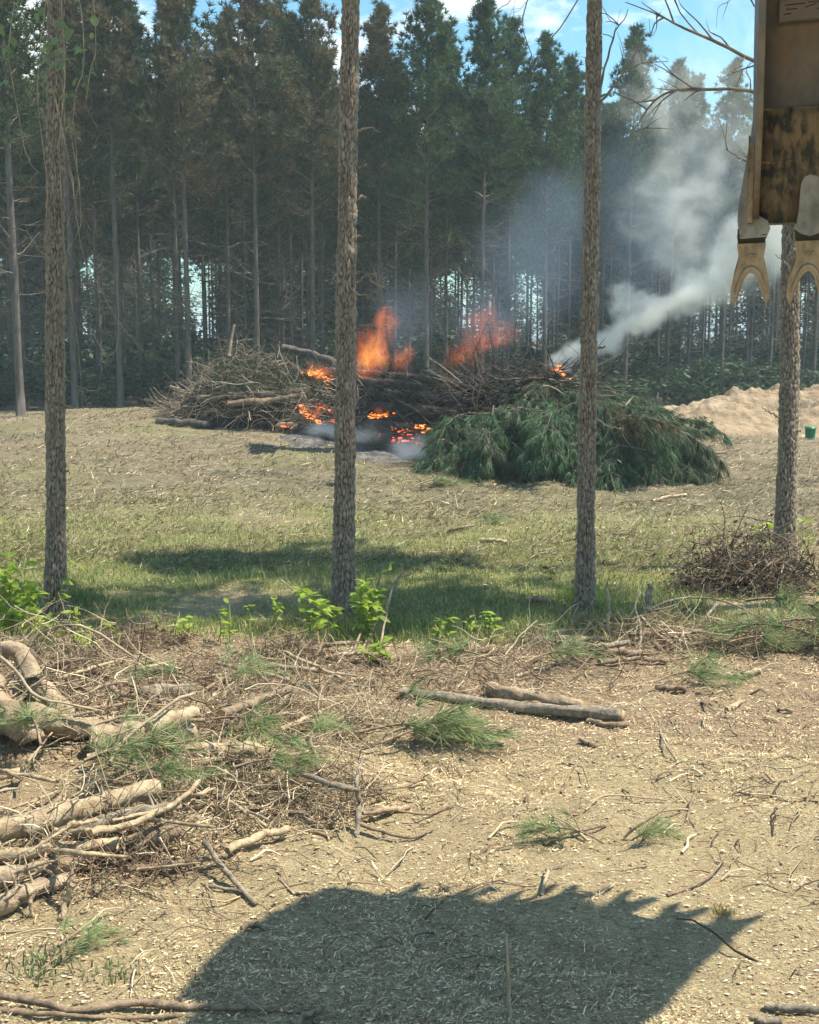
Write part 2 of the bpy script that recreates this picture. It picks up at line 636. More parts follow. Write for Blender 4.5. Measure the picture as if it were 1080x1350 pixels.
def crown_geo(seed, Ht, cb, R, nbr, ntuft, kn, nl, nw, lean=(0, 0)):
    r = np.random.default_rng(seed)
    tb = TB()
    C, D = [], []
    ax = lambda z: np.array([lean[0] * z, lean[1] * z, z])
    for i in range(nbr):
        t = (i + r.uniform(0, 1)) / nbr
        t = t ** 0.9
        z = cb + t * (Ht - cb) * .985
        prof = (min(1, .55 + t * 3) * (1 - t) ** .72 + .10)
        Lb = R * prof * r.uniform(.6, 1.15)
        az = i * 2.399 + r.normal(0, .5)
        el = radians(8 + 48 * t + r.normal(0, 9))
        d = np.array([cos(az) * cos(el), sin(az) * cos(el), sin(el)])
        p0 = ax(z)
        nseg = 5
        pts = [p0]
        dd = d.copy()
        for k in range(nseg):
            dd = unit(dd + np.array([0, 0, .13]) + r.normal(0, .10, 3))
            pts.append(pts[-1] + dd * Lb / nseg)
        pts = np.array(pts)
        tb.tube(pts, np.linspace(.028, .006, nseg + 1) * (1.2 - t * .7), 3, cap=False)
        m = max(3, int(ntuft * prof * r.uniform(.7, 1.2)))
        for k in range(m):
            s = 1 - (r.uniform(0, 1) ** 1.3) * .72
            f = s * nseg
            a = int(min(nseg - 1, math.floor(f)))
            p = pts[a] + (pts[a + 1] - pts[a]) * (f - a)
            off = r.normal(0, .15, 3) * (.6 + prof) * np.array([1, 1, .75]) * R * .42
            q = p + off
            C.append(q)
            D.append(unit(dd * .9 + unit(off) * .6 + np.array([0, 0, .45])))
            if k % 2 == 0:
                tb.tube(np.array([p, (p + q) / 2 + r.normal(0, .02, 3), q]), [.008, .006, .004], 3, cap=False)
    top = ax(Ht)
    for k in range(5):
        C.append(top - np.array([0, 0, .16 * k]))
        D.append([r.normal(0, .2), r.normal(0, .2), 1])
    V, T = needles(np.array(C), np.array(D), kn, nl, nw, .85, r=r)
    cm = TB()
    cm.raw(V, T)
    return cm, tb


def dead_limbs(tb, seed, z0, z1, n, Lm, lean=(0, 0), r0=.02):
    r = np.random.default_rng(seed)
    for i in range(n):
        z = r.uniform(z0, z1)
        az = r.uniform(0, 2 * pi)
        Lb = Lm * r.uniform(.3, 1.0)
        d = np.array([cos(az), sin(az), r.uniform(-.15, .6)])
        p = np.array([lean[0] * z, lean[1] * z, z])
        pts = [p]
        for k in range(4):
            d = unit(d + r.normal(0, .14, 3) + np.array([0, 0, .05]))
            pts.append(pts[-1] + d * Lb / 4)
        tb.tube(np.array(pts), np.linspace(r0 * .7, .005, 5), 3, cap=False)
        if r.uniform() < .6:
            q = pts[2]
            d2 = unit(d + r.normal(0, .6, 3))
            tb.tube(np.array([q, q + d2 * Lb * .22, q + d2 * Lb * .4 + r.normal(0, .05, 3)]), [.009, .007, .004], 3, cap=False)


def far_trunk(seed, Ht, r0, lean=(0, 0)):
    r = np.random.default_rng(seed)
    tb = TB()
    z = np.linspace(-.25, Ht, 16)
    wob = np.cumsum(r.normal(0, .018, (16, 2)), 0)
    wob -= wob[1]
    pts = np.stack([lean[0] * z + wob[:, 0] * 0, lean[1] * z + wob[:, 1] * 0, z], -1)
    rad = r0 * (1 - .80 * (z / Ht).clip(0, 1) ** 1.2) * (1 + .25 * np.exp(-z.clip(0) / .3))
    tb.tube(pts, rad, 9, jit=.04)
    return tb


NV = 7
protos = []
for v in range(NV):
    Ht = 15.0
    cb = [7.6, 8.2, 7.0, 8.6, 7.8, 7.3, 8.0][v]
    cm, tb = crown_geo(100 + v, Ht, cb, [2.2, 1.9, 2.4, 1.8, 2.1, 2.3, 2.0][v], 76, 25, 21, .27, .044)
    dead_limbs(tb, 300 + v, 2.5, cb + .5, 34, 2.0)
    ln = TB()
    protos.append(dict(
        trunk=far_trunk(200 + v, Ht - .4, .098).mesh("pine_trunk_far", [M['bark_far']], True),
        limbs=tb.mesh("pine_limbs_far", [M['twig_dead']]),
        crown={k: cm.mesh("pine_crown_" + k, [M[k]]) for k in (('needle', 'needle_brown', 'needle_olive') if v < 4 else ('needle', 'needle_olive'))}))


def far_pine(x, y, Ht, v, kind, label, group, thick=1.0, rz=None):
    pr = protos[v]
    z = HS(x, y)
    root = empty("pine_tree", (x, y, z))
    s = Ht / 15.0
    root.rotation_euler = (random.gauss(0, .008), random.gauss(0, .008), random.uniform(0, 6.28) if rz is None else rz)
    root.scale = (s, s, s)
    tag(root, label, "pine tree", group)
    t = link("trunk", pr['trunk'], root)
    t.scale = (thick, thick, 1)
    link("limbs", pr['limbs'], root)
    c = pr['crown'].get(kind) or pr['crown']['needle_olive']
    link("crown", c, root)
    return root


# front rank of the plantation, placed one by one: pixel x, distance, height, kind, thickness, label
front = [
    (28, 37, 15.5, 'needle_olive', 1.35, "dark thick pine trunk at the far left edge, behind the vine-hung tree"),
    (100, 42, 15.2, 'needle_brown', 1.15, "slender pine showing just right of the vine-hung trunk at the left"),
    (133, 47, 15.5, 'needle_olive', .8, "thin pine between the vine-hung trunk and the pale straight one"),
    (160, 42.5, 15.7, 'needle_brown', 1.15, "pale straight pine at the forest edge with brownish crown, second right of the vine-hung trunk"),
    (190, 49, 15.5, 'needle', .9, "darker slim pine right of the pale straight one, left of the burn pile"),
    (236, 45, 14.7, 'needle_brown', .95, "slim dark pine close beside a paler one left of the root heap"),
    (251, 42.5, 15.8, 'needle_brown', 1.05, "pale pine directly left of the root heap with bronze foliage"),
    (302, 47, 14.7, 'needle_brown', .95, "thin pine rising just behind the left end of the root heap"),
    (341, 43.5, 15.5, 'needle_brown', 1.05, "pale pine rising behind the top of the brown root heap"),
    (371, 49, 15.5, 'needle_olive', .8, "thin dark pine between two pale ones behind the root heap"),
    (413, 44.5, 15.0, 'needle_brown', 1.05, "pale pine with bare limbs just left of the middle foreground trunk"),
    (500, 46, 14.6, 'needle_brown', .9, "pine behind the first flame just right of the middle foreground trunk"),
    (562, 45, 15.1, 'needle', 1.15, "grey pine between the two flames, its crown tall against the blue sky"),
    (588, 51, 15.2, 'needle_olive', .8, "slim pine at the left side of the second flame"),
    (634, 46, 15.0, 'needle', 1.0, "pine directly behind the second flame with a pointed crown"),
    (668, 50, 15.2, 'needle_olive', .8, "slim pine right of the second flame before the blue smoke veil"),
    (717, 47.5, 14.0, 'needle', 1.05, "pale pine seen through the thin blue smoke veil"),
    (748, 52, 14.2, 'needle', .85, "slim pine just left of the third foreground trunk"),
    (822, 50, 14.9, 'needle', 1.0, "tall pine crown right of the third foreground trunk, rising from the smoke"),
    (876, 53, 14.3, 'needle', 1.1, "pine half hidden in white smoke under the long dead limbs"),
    (905, 55, 14.0, 'needle', .85, "slim pine under the smoke plume before the soil mound"),
    (948, 52, 14.0, 'needle', 1.15, "dark pine trunk left of the soil mound below the bucket teeth"),
    (985, 55, 14.4, 'needle', .85, "slim pine behind the soil mound under the bucket's left tooth"),
    (1012, 54, 14.2, 'needle', .95, "pine behind the soil mound left of the far right trunk"),
    (1070, 55, 14.4, 'needle', 1.0, "pine at the right edge behind the soil mound"),
]
placed = []
for k, (px, d, ht, kind, th, lab) in enumerate(front):
    x = (px - CX) / FPX * d
    far_pine(x, d, ht, k % (4 if kind == 'needle_brown' else NV), kind, lab, "pines along the front edge of the plantation", th)
    placed.append((x, d))
placed = np.array(placed)
GRPB = "pines standing deeper in the plantation"
LABB = {'needle_brown': "slender bronze-tinged pine standing deeper inside the dark plantation",
        'needle_olive': "slender olive-crowned pine standing deeper inside the dark plantation",
        'needle': "slender dark green pine standing deeper inside the dark plantation"}
r = np.random.default_rng(5)
nfar = 0
for row in range(13):
    dd = 3.0 + row * 3.1
    x = -34.0
    while x < 44:
        x += 2.75 + r.normal(0, .35)
        y = float(yedge(x)) + dd + r.normal(0, .55)
        px = CX + x / y * FPX
        if px < -140 or px > 1240:
            continue
        if np.min(np.hypot(placed[:, 0] - x, placed[:, 1] - y)) < 1.6:
            continue
        if row > 5 and r.uniform() < .15:
            continue
        kind = 'needle_brown' if (px < 440 and r.uniform() < .6 and row < 3) else ('needle_olive' if r.uniform() < .4 else 'needle')
        ht = (14.2 if px < 430 else 12.9) + r.normal(0, .55)
        far_pine(x, y, ht, int(r.integers(0, 4 if kind == 'needle_brown' else NV)), kind, LABB[kind], GRPB, r.uniform(.75, 1.0))
        nfar += 1
print("far pines", nfar)


# leafy understorey trees and shrubs
def leaf_cloud(seed, n, R, zc, zr, ls, flat=.5, clusters=22):
    r = np.random.default_rng(seed)
    cc = r.normal(0, 1, (clusters, 3))
    cc = unit(cc) * r.uniform(.35, 1, (clusters, 1)) * np.array([R, R, zr]) + np.array([0, 0, zc])
    c = cc[r.integers(0, clusters, n)] + r.normal(0, 1, (n, 3)) * np.array([R, R, zr]) * .15
    d1 = unit(r.normal(0, 1, (n, 3)) * np.array([1, 1, flat]))
    d2 = unit(np.cross(d1, r.normal(0, 1, (n, 3))))
    s = ls * r.uniform(.6, 1.3, (n, 1))
    V = np.stack([c - d1 * s, c + d2 * s * .45, c + d1 * s, c - d2 * s * .45], 1).reshape(-1, 3)
    Q = np.arange(len(V)).reshape(-1, 4)
    return V, Q, cc


bush_p = []
for v in range(4):
    V, Q, cc = leaf_cloud(400 + v, 1500, 1.15, .8, .75, .085, clusters=26)
    V[:, 2] = np.abs(V[:, 2])
    t = TB()
    t.raw(V, Q=Q)
    st = TB()
    for q in cc[:14]:
        st.tube(np.array([[0, 0, -.1], q * .5 + rng.normal(0, .05, 3), np.maximum(q, [-9, -9, .1])]), [.02, .014, .006], 3, cap=False)
    bush_p.append((t.mesh("bush_leaves", [M['leaf_dark']]), st.mesh("bush_stems", [M['twig_dead']])))
utree_p = []
for v in range(4):
    V, Q, cc = leaf_cloud(420 + v, 5200, 2.5, 5.4, 4.6, .15, clusters=34)
    V[:, 2] = np.maximum(V[:, 2], .3)
    t = TB()
    t.raw(V, Q=Q)
    st = TB()
    st.tube(np.array([[0, 0, -.2], [.1, 0, 3], [0, .1, 8.5]]), [.09, .07, .02], 6)
    for q in cc:
        z = min(8, max(.6, q[2] - .8))
        st.tube(np.array([[0, 0, z], q * .5 + np.array([0, 0, z * .5]), q]), [.03, .02, .008], 3, cap=False)
    utree_p.append((t.mesh("understorey_leaves", [M['leaf_dark']]), st.mesh("understorey_wood", [M['twig_dead']])))


def two_part(name, pr, x, y, sc, label, cat, group, pn=("leaves", "stems")):
    root = empty(name, (x, y, HS(x, y)))
    root.scale = sc
    root.rotation_euler = (0, 0, random.uniform(0, 6.28))
    tag(root, label, cat, group)
    link(pn[0], pr[0], root)
    link(pn[1], pr[1], root)
    return root


for k in range(64):
    px = -60 + 1260 * (k + r.uniform(0, 1)) / 64
    rowk = k % 3
    y0 = (44 if rowk == 0 else 58 if rowk == 1 else 66) + r.uniform(0, 5)
    x = (px - CX) / FPX * y0
    y = max(y0, float(yedge(x)) + 1.0 + 10 * rowk + r.uniform(0, 2))
    x = (px - CX) / FPX * y
    s = r.uniform(.8, 1.35) * (1.0, 1.5, 1.8)[rowk]
    two_part("shrub", bush_p[k % 4], x, y, (s * 1.3, s * 1.3, s * r.uniform(.8, 1.15)),
             "low dark shrub growing on the forest floor behind the plantation edge" if rowk == 0 else "dark shrub growing deep among the plantation trunks", "shrub",
             "shrubs on the forest floor")
for k in range(86):
    px = -60 + 1260 * (k + r.uniform(0, 1)) / 86
    if any(abs(px - c_) < w_ for c_, w_ in ((262, 34), (130, 12), (205, 10), (590, 14), (628, 12), (705, 14), (932, 14), (990, 16), (1050, 12))):
        continue
    y = (80 + r.uniform(0, 6), 90 + r.uniform(0, 8), 71 + r.uniform(0, 6))[k % 3]
    x = (px - CX) / FPX * y
    if (k % 3 == 2 and r.uniform() < .6) or r.uniform() < .06:
        continue
    s = r.uniform(.75, 1.15)
    two_part("understorey_tree", utree_p[k % 4], x, y, (s, s, s * r.uniform(.85, 1.15)),
             "dark leafy understorey tree at the back of the plantation", "tree", "leafy trees at the back of the plantation", ("crown", "trunk"))


# ------------------------------------------------------------------ foreground pines
def worley(u, v, nu, seed=0):
    """F1,F2 on a jittered grid, periodic in u with nu cells"""
    iu, iv = np.floor(u), np.floor(v)
    f1 = np.full(u.shape, 9.0)
    f2 = np.full(u.shape, 9.0)
    cid = np.zeros(u.shape)
    z = np.zeros(u.shape, np.int64)
    for a in (-1, 0, 1):
        for b in (-1, 0, 1):
            cu, cv = (iu + a), (iv + b)
            wu = np.mod(cu, nu).astype(np.int64)
            jx = _h(wu, cv.astype(np.int64), z, seed)
            jy = _h(wu, cv.astype(np.int64), z, seed + 9)
            d = np.hypot(cu + .1 + .8 * jx - u, cv + .1 + .8 * jy - v)
            m = d < f1
            f2 = np.where(m, f1, np.minimum(f2, d))
            cid = np.where(m, _h(wu, cv.astype(np.int64), z, seed + 20), cid)
            f1 = np.where(m, d, f1)
    return f1, f2, cid


def bark_trunk(seed, Ht, r0, r1, bend, ztop_detail=7.6, flare=.42):
    na = 84
    z = np.concatenate([np.arange(-.3, ztop_detail, .02), np.arange(ztop_detail, Ht, .25)])
    a = np.arange(na) * 2 * pi / na
    A, Z = np.meshgrid(a, z)
    R_ = r1 + (r0 - r1) * (1 - (Z.clip(0) / Ht)) ** 1.0
    R_ = R_ * (1 + flare * np.exp(-Z.clip(0) / .28))
    nu = 21
    wu = A / (2 * pi) * nu + .45 * vnoise(Z * 2.2, np.sin(A), np.cos(A), seed=seed) + .4 * vnoise(Z * 9, np.sin(A) * 2, np.cos(A) * 2, seed=seed + 1)
    f1, f2, cid = worley(wu, Z * 13.0 + 1.0 * vnoise(np.sin(A) * 3, np.cos(A) * 3, Z * 3, seed=seed + 3), nu, seed)
    crack = sst(-.02, .34, f2 - f1 + .10 * fbm(np.cos(A) * 9, np.sin(A) * 9, Z * 14, o=2, seed=seed + 12))
    fine = fbm(np.cos(A) * 8, np.sin(A) * 8, Z * 16, o=3, seed=seed + 5)
    disp = .012 * crack + .014 * cid * crack + .008 * fine
    disp += .012 * vnoise(np.cos(A) * 1.5, np.sin(A) * 1.5, Z * 2.0, seed=seed + 8)
    R_ = R_ + disp - .01
    bx = np.interp(Z, bend[0], bend[1])
    by = np.interp(Z, bend[0], bend[2]) if len(bend) > 2 else 0
    X = bx + R_ * np.cos(A)
    Y = by + R_ * np.sin(A)
    V = np.stack([X, Y, Z], -1).reshape(-1, 3)
    nz = len(z)
    i = np.arange(nz - 1)[:, None] * na
    j = np.arange(na)[None]
    j2 = (j + 1) % na
    Q = np.stack([i + j, i + j2, i + na + j2, i + na + j], -1).reshape(-1, 4)
    base = np.array([.085, .055, .038])
    plate = np.array([.275, .205, .145])
    grey = np.array([.40, .335, .26])
    cr_ = crack[..., None]
    cmix = plate + (grey - plate) * np.clip(cid * 1.2 + .4 * fine, 0, 1)[..., None]
    c = base + (cmix - base) * cr_
    flake = sst(.25, .7, fine)[..., None]
    c = c + (np.array([.42, .37, .29]) - c) * flake * cr_ * .8
    return mesh_np("bark_trunk", V, [Q], [M['bark']], col=c.reshape(-1, 3), smooth=True)


def spl(pts, n=24):
    """Catmull-Rom resample"""
    p = np.asarray(pts, float)
    if len(p) < 3:
        t = np.linspace(0, 1, n)[:, None]
        return p[0] + (p[-1] - p[0]) * t
    p = np.vstack([2 * p[0] - p[1], p, 2 * p[-1] - p[-2]])
    out = []
    m = len(p) - 3
    for t in np.linspace(0, m - 1e-6, n):
        i = int(t)
        f = t - i
        a, b, c, d = p[i:i + 4]
        out.append(.5 * ((2 * b) + (-a + c) * f + (2 * a - 5 * b + 4 * c - d) * f * f + (-a + 3 * b - 3 * c + d) * f ** 3))
    return np.array(out)


def fg_pine(pxb, pyb, dist, topx_at0, rpx, label, seed, Ht=16.0, cb=9.0, R=2.1):
    g0 = G(pxb, pyb)
    if dist is None:
        dist = float(g0[1])
    x0 = (pxb - CX) / FPX * dist / (cos(PITCH) + sin(PITCH) * 3.0 / dist)
    x0 = float(g0[0])
    dist = float(g0[1])
    z0 = HS(x0, dist)
    root = empty("pine_tree", (x0, dist, z0))
    tag(root, label, "pine tree", "bare pines standing in a row in front")
    ptop = P(topx_at0, 0, dist)
    sl = (ptop[0] - x0) / (ptop[2] - z0)
    rad = rpx / FPX * dist
    zz = np.array([-.3, 0, 2, 4, 6.5, 9, Ht])
    rr = np.random.default_rng(seed)
    w = rr.normal(0, .012, 7)
    w[:2] = 0
    bend = (zz, sl * zz + w, .045 * zz.clip(0))
    me = bark_trunk(seed, Ht, rad, .04, bend)
    link("trunk", me, root)
    cm, tb = crown_geo(seed + 50, Ht, cb, R, 60, 20, 17, .36, .05, lean=(sl, .045))
    link("crown", cm.mesh("front_crown", [M['needle']]), root)
    link("limbs", tb.mesh("front_limbs", [M['twig_dead']]), root)
    return root, x0, z0, sl



pine1, x1, z1, s1 = fg_pine(74, 822, 12.7, 62, 12.6, "leftmost foreground pine trunk, hung with dry vines and green leaves", 501, Ht=15.5, cb=8.6)
pine2, x2, z2, s2 = fg_pine(453, 806, 13.4, 461, 13.6, "foreground pine trunk left of the middle, bright weeds at its foot", 502)
pine3, x3, z3, s3 = fg_pine(772, 802, 13.6, 790, 10.9, "slim foreground pine trunk in front of the green boughs, grass tuft at its foot", 503, cb=8.2, R=2.0)
pine4, x4, z4, s4 = fg_pine(1034, 740, 15.7, 1062, 12.8, "rightmost foreground pine trunk rising behind the bucket teeth from a brush heap", 504, cb=9.4)
pine5, x5, z5, s5 = fg_pine(1400, 800, 14.2, 1440, 12.0, "pine of the front row out past the right edge, its crown shading the grass", 505, cb=8.4, R=2.3)


def branch_on(parent, name, pts, r0, r1, m, subs=0, seed=1, sublen=.5, k=5):
    """pts are world points"""
    pts = np.asarray(pts, float)
    rr = np.random.default_rng(seed)
    q = spl(pts, 14)
    q[1:-1] += rr.normal(0, .008, (12, 3))
    tb = TB()
    tb.tube(q, np.linspace(r0, r1, 14), k, jit=.06)
    for i in range(subs):
        a = rr.integers(3, 13)
        d = unit(unit(q[a] - q[a - 1]) * .7 + rr.normal(0, .55, 3) * np.array([1, .5, 1]))
        Ls = sublen * rr.uniform(.4, 1.1)
        s = np.array([q[a], q[a] + d * Ls * .4, q[a] + d * Ls * .75 + rr.normal(0, .05, 3), q[a] + d * Ls + rr.normal(0, .09, 3)])
        tb.tube(spl(s, 7), np.linspace(r0 * .4, r1 * .5, 7), 3, cap=False)
        if rr.uniform() < .6:
            b = s[1]
            d2 = unit(d + rr.normal(0, .6, 3))
            tb.tube(np.array([b, b + d2 * Ls * .3, b + d2 * Ls * .5]), [r0 * .25, r0 * .2, r1 * .4], 3, cap=False)
    loc = np.array(parent.location)
    return link(name, tb.mesh(name, [m], origin=loc), parent)


# broken branch stubs and knots on the foreground trunks
rk = np.random.default_rng(61)
for tr, sl_k in ((pine1, s1), (pine2, s2), (pine3, s3), (pine4, s4)):
    for i in range(6):
        z = rk.uniform(1.2, 6.6)
        a = rk.uniform(-pi, .3)
        o3 = np.array(tr.location) + np.array([sl_k * z, .045 * z, z])
        d = np.array([cos(a), sin(a) * .8, rk.uniform(.0, .4)])
        ln = rk.uniform(.14, .22)
        branch_on(tr, "branch_stub", [o3 + d * .05, o3 + d * ln * .7, o3 + d * ln], .016, .007, M['twig_dead'], 0, 900 + i, .1)
# dead branches of the third trunk
Y3 = float(pine3.location[1])
for pts, r0, seed, ns in [
    ([P(786, 172, Y3), P(795, 100, Y3 + .1), P(812, 45, Y3 + .2), P(828, 12, Y3 + .3)], .018, 1, 5),
    ([P(786, 148, Y3), P(806, 118, Y3 - .1), P(828, 88, Y3 - .2), P(846, 54, Y3 - .3)], .018, 2, 2),
    ([P(775, 190, Y3), P(772, 230, Y3 - .1), P(764, 240, Y3 - .2), P(752, 235, Y3 - .2)], .010, 3, 2),
    ([P(788, 8, Y3), P(760, -20, Y3), P(740, -50, Y3)], .015, 4, 2),
]:
    branch_on(pine3, "dead_branch", pts, r0, .004, M['twig_dead'], ns, seed, .45)
# thin twigs high between second and third trunk (drooping from above)
for pts, seed in [([P(790, -60, Y3), P(715, -30, Y3 + .2), P(690, 30, Y3 + .4), P(703, 78, Y3 + .4), P(700, 90, Y3 + .4)], 5),
                  ([P(790, -40, Y3), P(735, 40, Y3 + .3), P(712, 70, Y3 + .4), P(698, 118, Y3 + .4)], 6),
                  ([P(790, -90, Y3), P(700, -30, Y3 + .2), P(672, 0, Y3 + .3), P(640, 28, Y3 + .3)], 7)]:
    branch_on(pine3, "dead_branch", pts, .009, .003, M['twig_dead'], 2, seed, .3)
# long dead limbs of the fourth trunk
Y4 = float(pine4.location[1])
for pts, r0, seed, ns in [
    ([P(1058, 112, Y4), P(1000, 82, Y4 - .1), P(930, 48, Y4 - .3), P(880, 25, Y4 - .4), P(846, 3, Y4 - .5)], .034, 11, 9),
    ([P(1056, 150, Y4), P(1000, 122, Y4 + .1), P(930, 117, Y4 + .2), P(880, 122, Y4 + .2), P(850, 148, Y4 + .2), P(828, 190, Y4 + .3)], .030, 12, 9),
    ([P(1050, 245, Y4), P(1000, 225, Y4 - .1), P(975, 208, Y4 - .2), P(956, 197, Y4 - .2)], .024, 13, 4),
    ([P(1040, 350, Y4), P(1032, 343, Y4 - .1), P(1022, 336, Y4 - .1)], .012, 14, 0),
    ([P(1030, 552, Y4), P(1018, 545, Y4 - .1), P(1004, 536, Y4 - .2)], .016, 15, 0),
    ([P(1058, 60, Y4), P(1000, 10, Y4 + .3), P(960, -40, Y4 + .4)], .02, 16, 5),
]:
    branch_on(pine4, "dead_branch", pts, r0, .004, M['twig_dead'], ns, seed, .75)
# second trunk stubs
Y2 = float(pine2.location[1])
for pts, r0, seed, ns, m in [
    ([P(470, 372, Y2), P(482, 364, Y2 - .1), P(492, 362, Y2 - .1), P(500, 375, Y2 - .1)], .012, 21, 3, M['vine']),
    ([P(470, 385, Y2), P(486, 392, Y2 - .1), P(500, 396, Y2 - .1)], .009, 22, 2, M['vine']),
    ([P(472, 172, Y2), P(486, 168, Y2), P(499, 173, Y2)], .012, 23, 0, M['vine']),
    ([P(472, 262, Y2), P(478, 259, Y2), P(483, 262, Y2)], .011, 24, 0, M['vine']),
    ([P(475, 78, Y2), P(488, 76, Y2), P(498, 70, Y2)], .010, 25, 1, M['twig_dead']),
    ([P(474, 430, Y2), P(486, 428, Y2), P(498, 430, Y2)], .007, 26, 0, M['vine']),
]:
    branch_on(pine2, "dead_branch", pts, r0, .004, m, ns, seed, .25)
branch_on(pine3, "dead_branch", [P(786, 552, Y3 - .1), P(800, 560, Y3 - .2), P(822, 566, Y3 - .3)], .012, .005, M['vine'], 1, 31, .15)
branch_on(pine3, "dead_branch", [P(768, 445, Y3), P(760, 438, Y3), P(752, 434, Y3)], .010, .004, M['twig_dead'], 0, 32, .15)
# first trunk: dry vines and twigs
Y1 = float(pine1.location[1])
rv = np.random.default_rng(77)
for k, pts in enumerate([
    [P(80, -10, Y1 - .15), P(86, 90, Y1 - .2), P(78, 200, Y1 - .2), P(86, 330, Y1 - .1), P(98, 430, Y1), P(110, 540, Y1)],
    [P(70, 120, Y1 - .2), P(92, 220, Y1 - .2), P(108, 330, Y1 - .1), P(130, 375, Y1), P(160, 430, Y1), P(189, 462, Y1)],
    [P(88, 210, Y1 - .2), P(96, 250, Y1), P(104, 285, Y1), P(112, 276, Y1), P(127, 276, Y1)],
    [P(92, 160, Y1 - .1), P(108, 280, Y1 - .1), P(88, 340, Y1 - .1), P(84, 420, Y1), P(84, 500, Y1)],
    [P(15, 300, Y1), P(36, 305, Y1), P(48, 325, Y1 - .15), P(75, 347, Y1 - .2)],
    [P(50, 384, Y1 - .17), P(66, 383, Y1 - .2), P(86, 390, Y1 - .15)],
    [P(32, 472, Y1), P(42, 477, Y1), P(54, 480, Y1)],
    [P(78, 498, Y1), P(100, 508, Y1), P(122, 516, Y1), P(140, 510, Y1)],
    [P(118, 430, Y1 + .3), P(128, 450, Y1 + .3), P(138, 470, Y1 + .3), P(152, 462, Y1 + .3), P(155, 430, Y1 + .3), P(156, 330, Y1 + .3)],
    [P(60, 0, Y1 - .2), P(50, 120, Y1 - .2), P(62, 240, Y1 - .2), P(58, 330, Y1 - .2)],
    [P(100, -20, Y1), P(112, 80, Y1), P(96, 150, Y1), P(104, 240, Y1), P(88, 300, Y1)],
    [P(20, -20, Y1), P(12, 80, Y1), P(30, 180, Y1), P(40, 215, Y1), P(55, 230, Y1 - .1)],
    [P(120, -20, Y1 + .2), P(126, 60, Y1 + .2), P(114, 130, Y1 + .2), P(128, 170, Y1 + .2)],
]):
    branch_on(pine1, "vine", pts, .0055, .0028, M['vine'], 4, 600 + k, .28, 4)


def leaf_mesh(name, m, w=.42, fold=.18):
    t = np.linspace(0, 1, 6)
    wd = w * np.sin(pi * t ** .8) * .5
    zc = -.22 * t ** 2
    V = []
    for k in range(6):
        V += [(-wd[k], t[k], zc[k] + fold * wd[k]), (0, t[k], zc[k]), (wd[k], t[k], zc[k] + fold * wd[k])]
    Q = []
    for k in range(5):
        b = k * 3
        Q += [(b, b + 1, b + 4, b + 3), (b + 1, b + 2, b + 5, b + 4)]
    return mesh_np(name, np.array(V), [np.array(Q)], [m], smooth=True)


leafM = leaf_mesh("leaf_blade", M['leaf'])
leafV = leaf_mesh("vine_leaf_blade", M['leaf_vine'], .75)
leafD = leaf_mesh("dry_leaf_blade", M['leaf_dry'], .5)


def put_leaf(parent, p, d, size, me, r):
    d = unit(d)
    up = unit(np.array([0, 0, 1.0]) + r.normal(0, .5, 3))
    xa = unit(np.cross(d, up))
    za = np.cross(xa, d)
    o = bpy.data.objects.new("leaf", me)
    S.collection.objects.link(o)
    o.parent = parent
    mt = Matrix(((xa[0], d[0], za[0], p[0]), (xa[1], d[1], za[1], p[1]), (xa[2], d[2], za[2], p[2]), (0, 0, 0, 1)))
    o.matrix_local = mt @ Matrix.Scale(size, 4)
    return o


r1 = np.random.default_rng(88)
for px, py in [(2, 40), (10, 22), (22, 12), (30, 20), (6, 62), (12, 80), (0, 90), (60, 70), (68, 85), (76, 52), (86, 40), (92, 44), (84, 90),
               (62, 98), (106, 62), (112, 68), (126, 38), (90, 118), (92, 128), (118, 98), (70, 60), (74, 30), (88, 70), (4, 110), (18, 48), (50, 18), (64, 84)]:
    for q in range(2):
        p = P(px + r1.normal(0, 4), py + r1.normal(0, 5), Y1 - .25 + r1.normal(0, .1)) - np.array(pine1.location)
        put_leaf(pine1, p, r1.normal(0, 1, 3) * [1, .5, .6] + [0, 0, -.4], r1.uniform(.07, .12), leafV, r1)

# ------------------------------------------------------------------ litter, straw and grass (uncountable)


def in_view(n, y0, y1, r, power=2.0):
    """points on the ground, denser near the camera"""
    u = r.uniform(0, 1, n)
    a, b = 1 / y0, 1 / y1
    y = 1 / (a + (b - a) * u)
    x = (r.uniform(-120, 1200, n) - CX) / FPX * y * 1.0
    return x, y


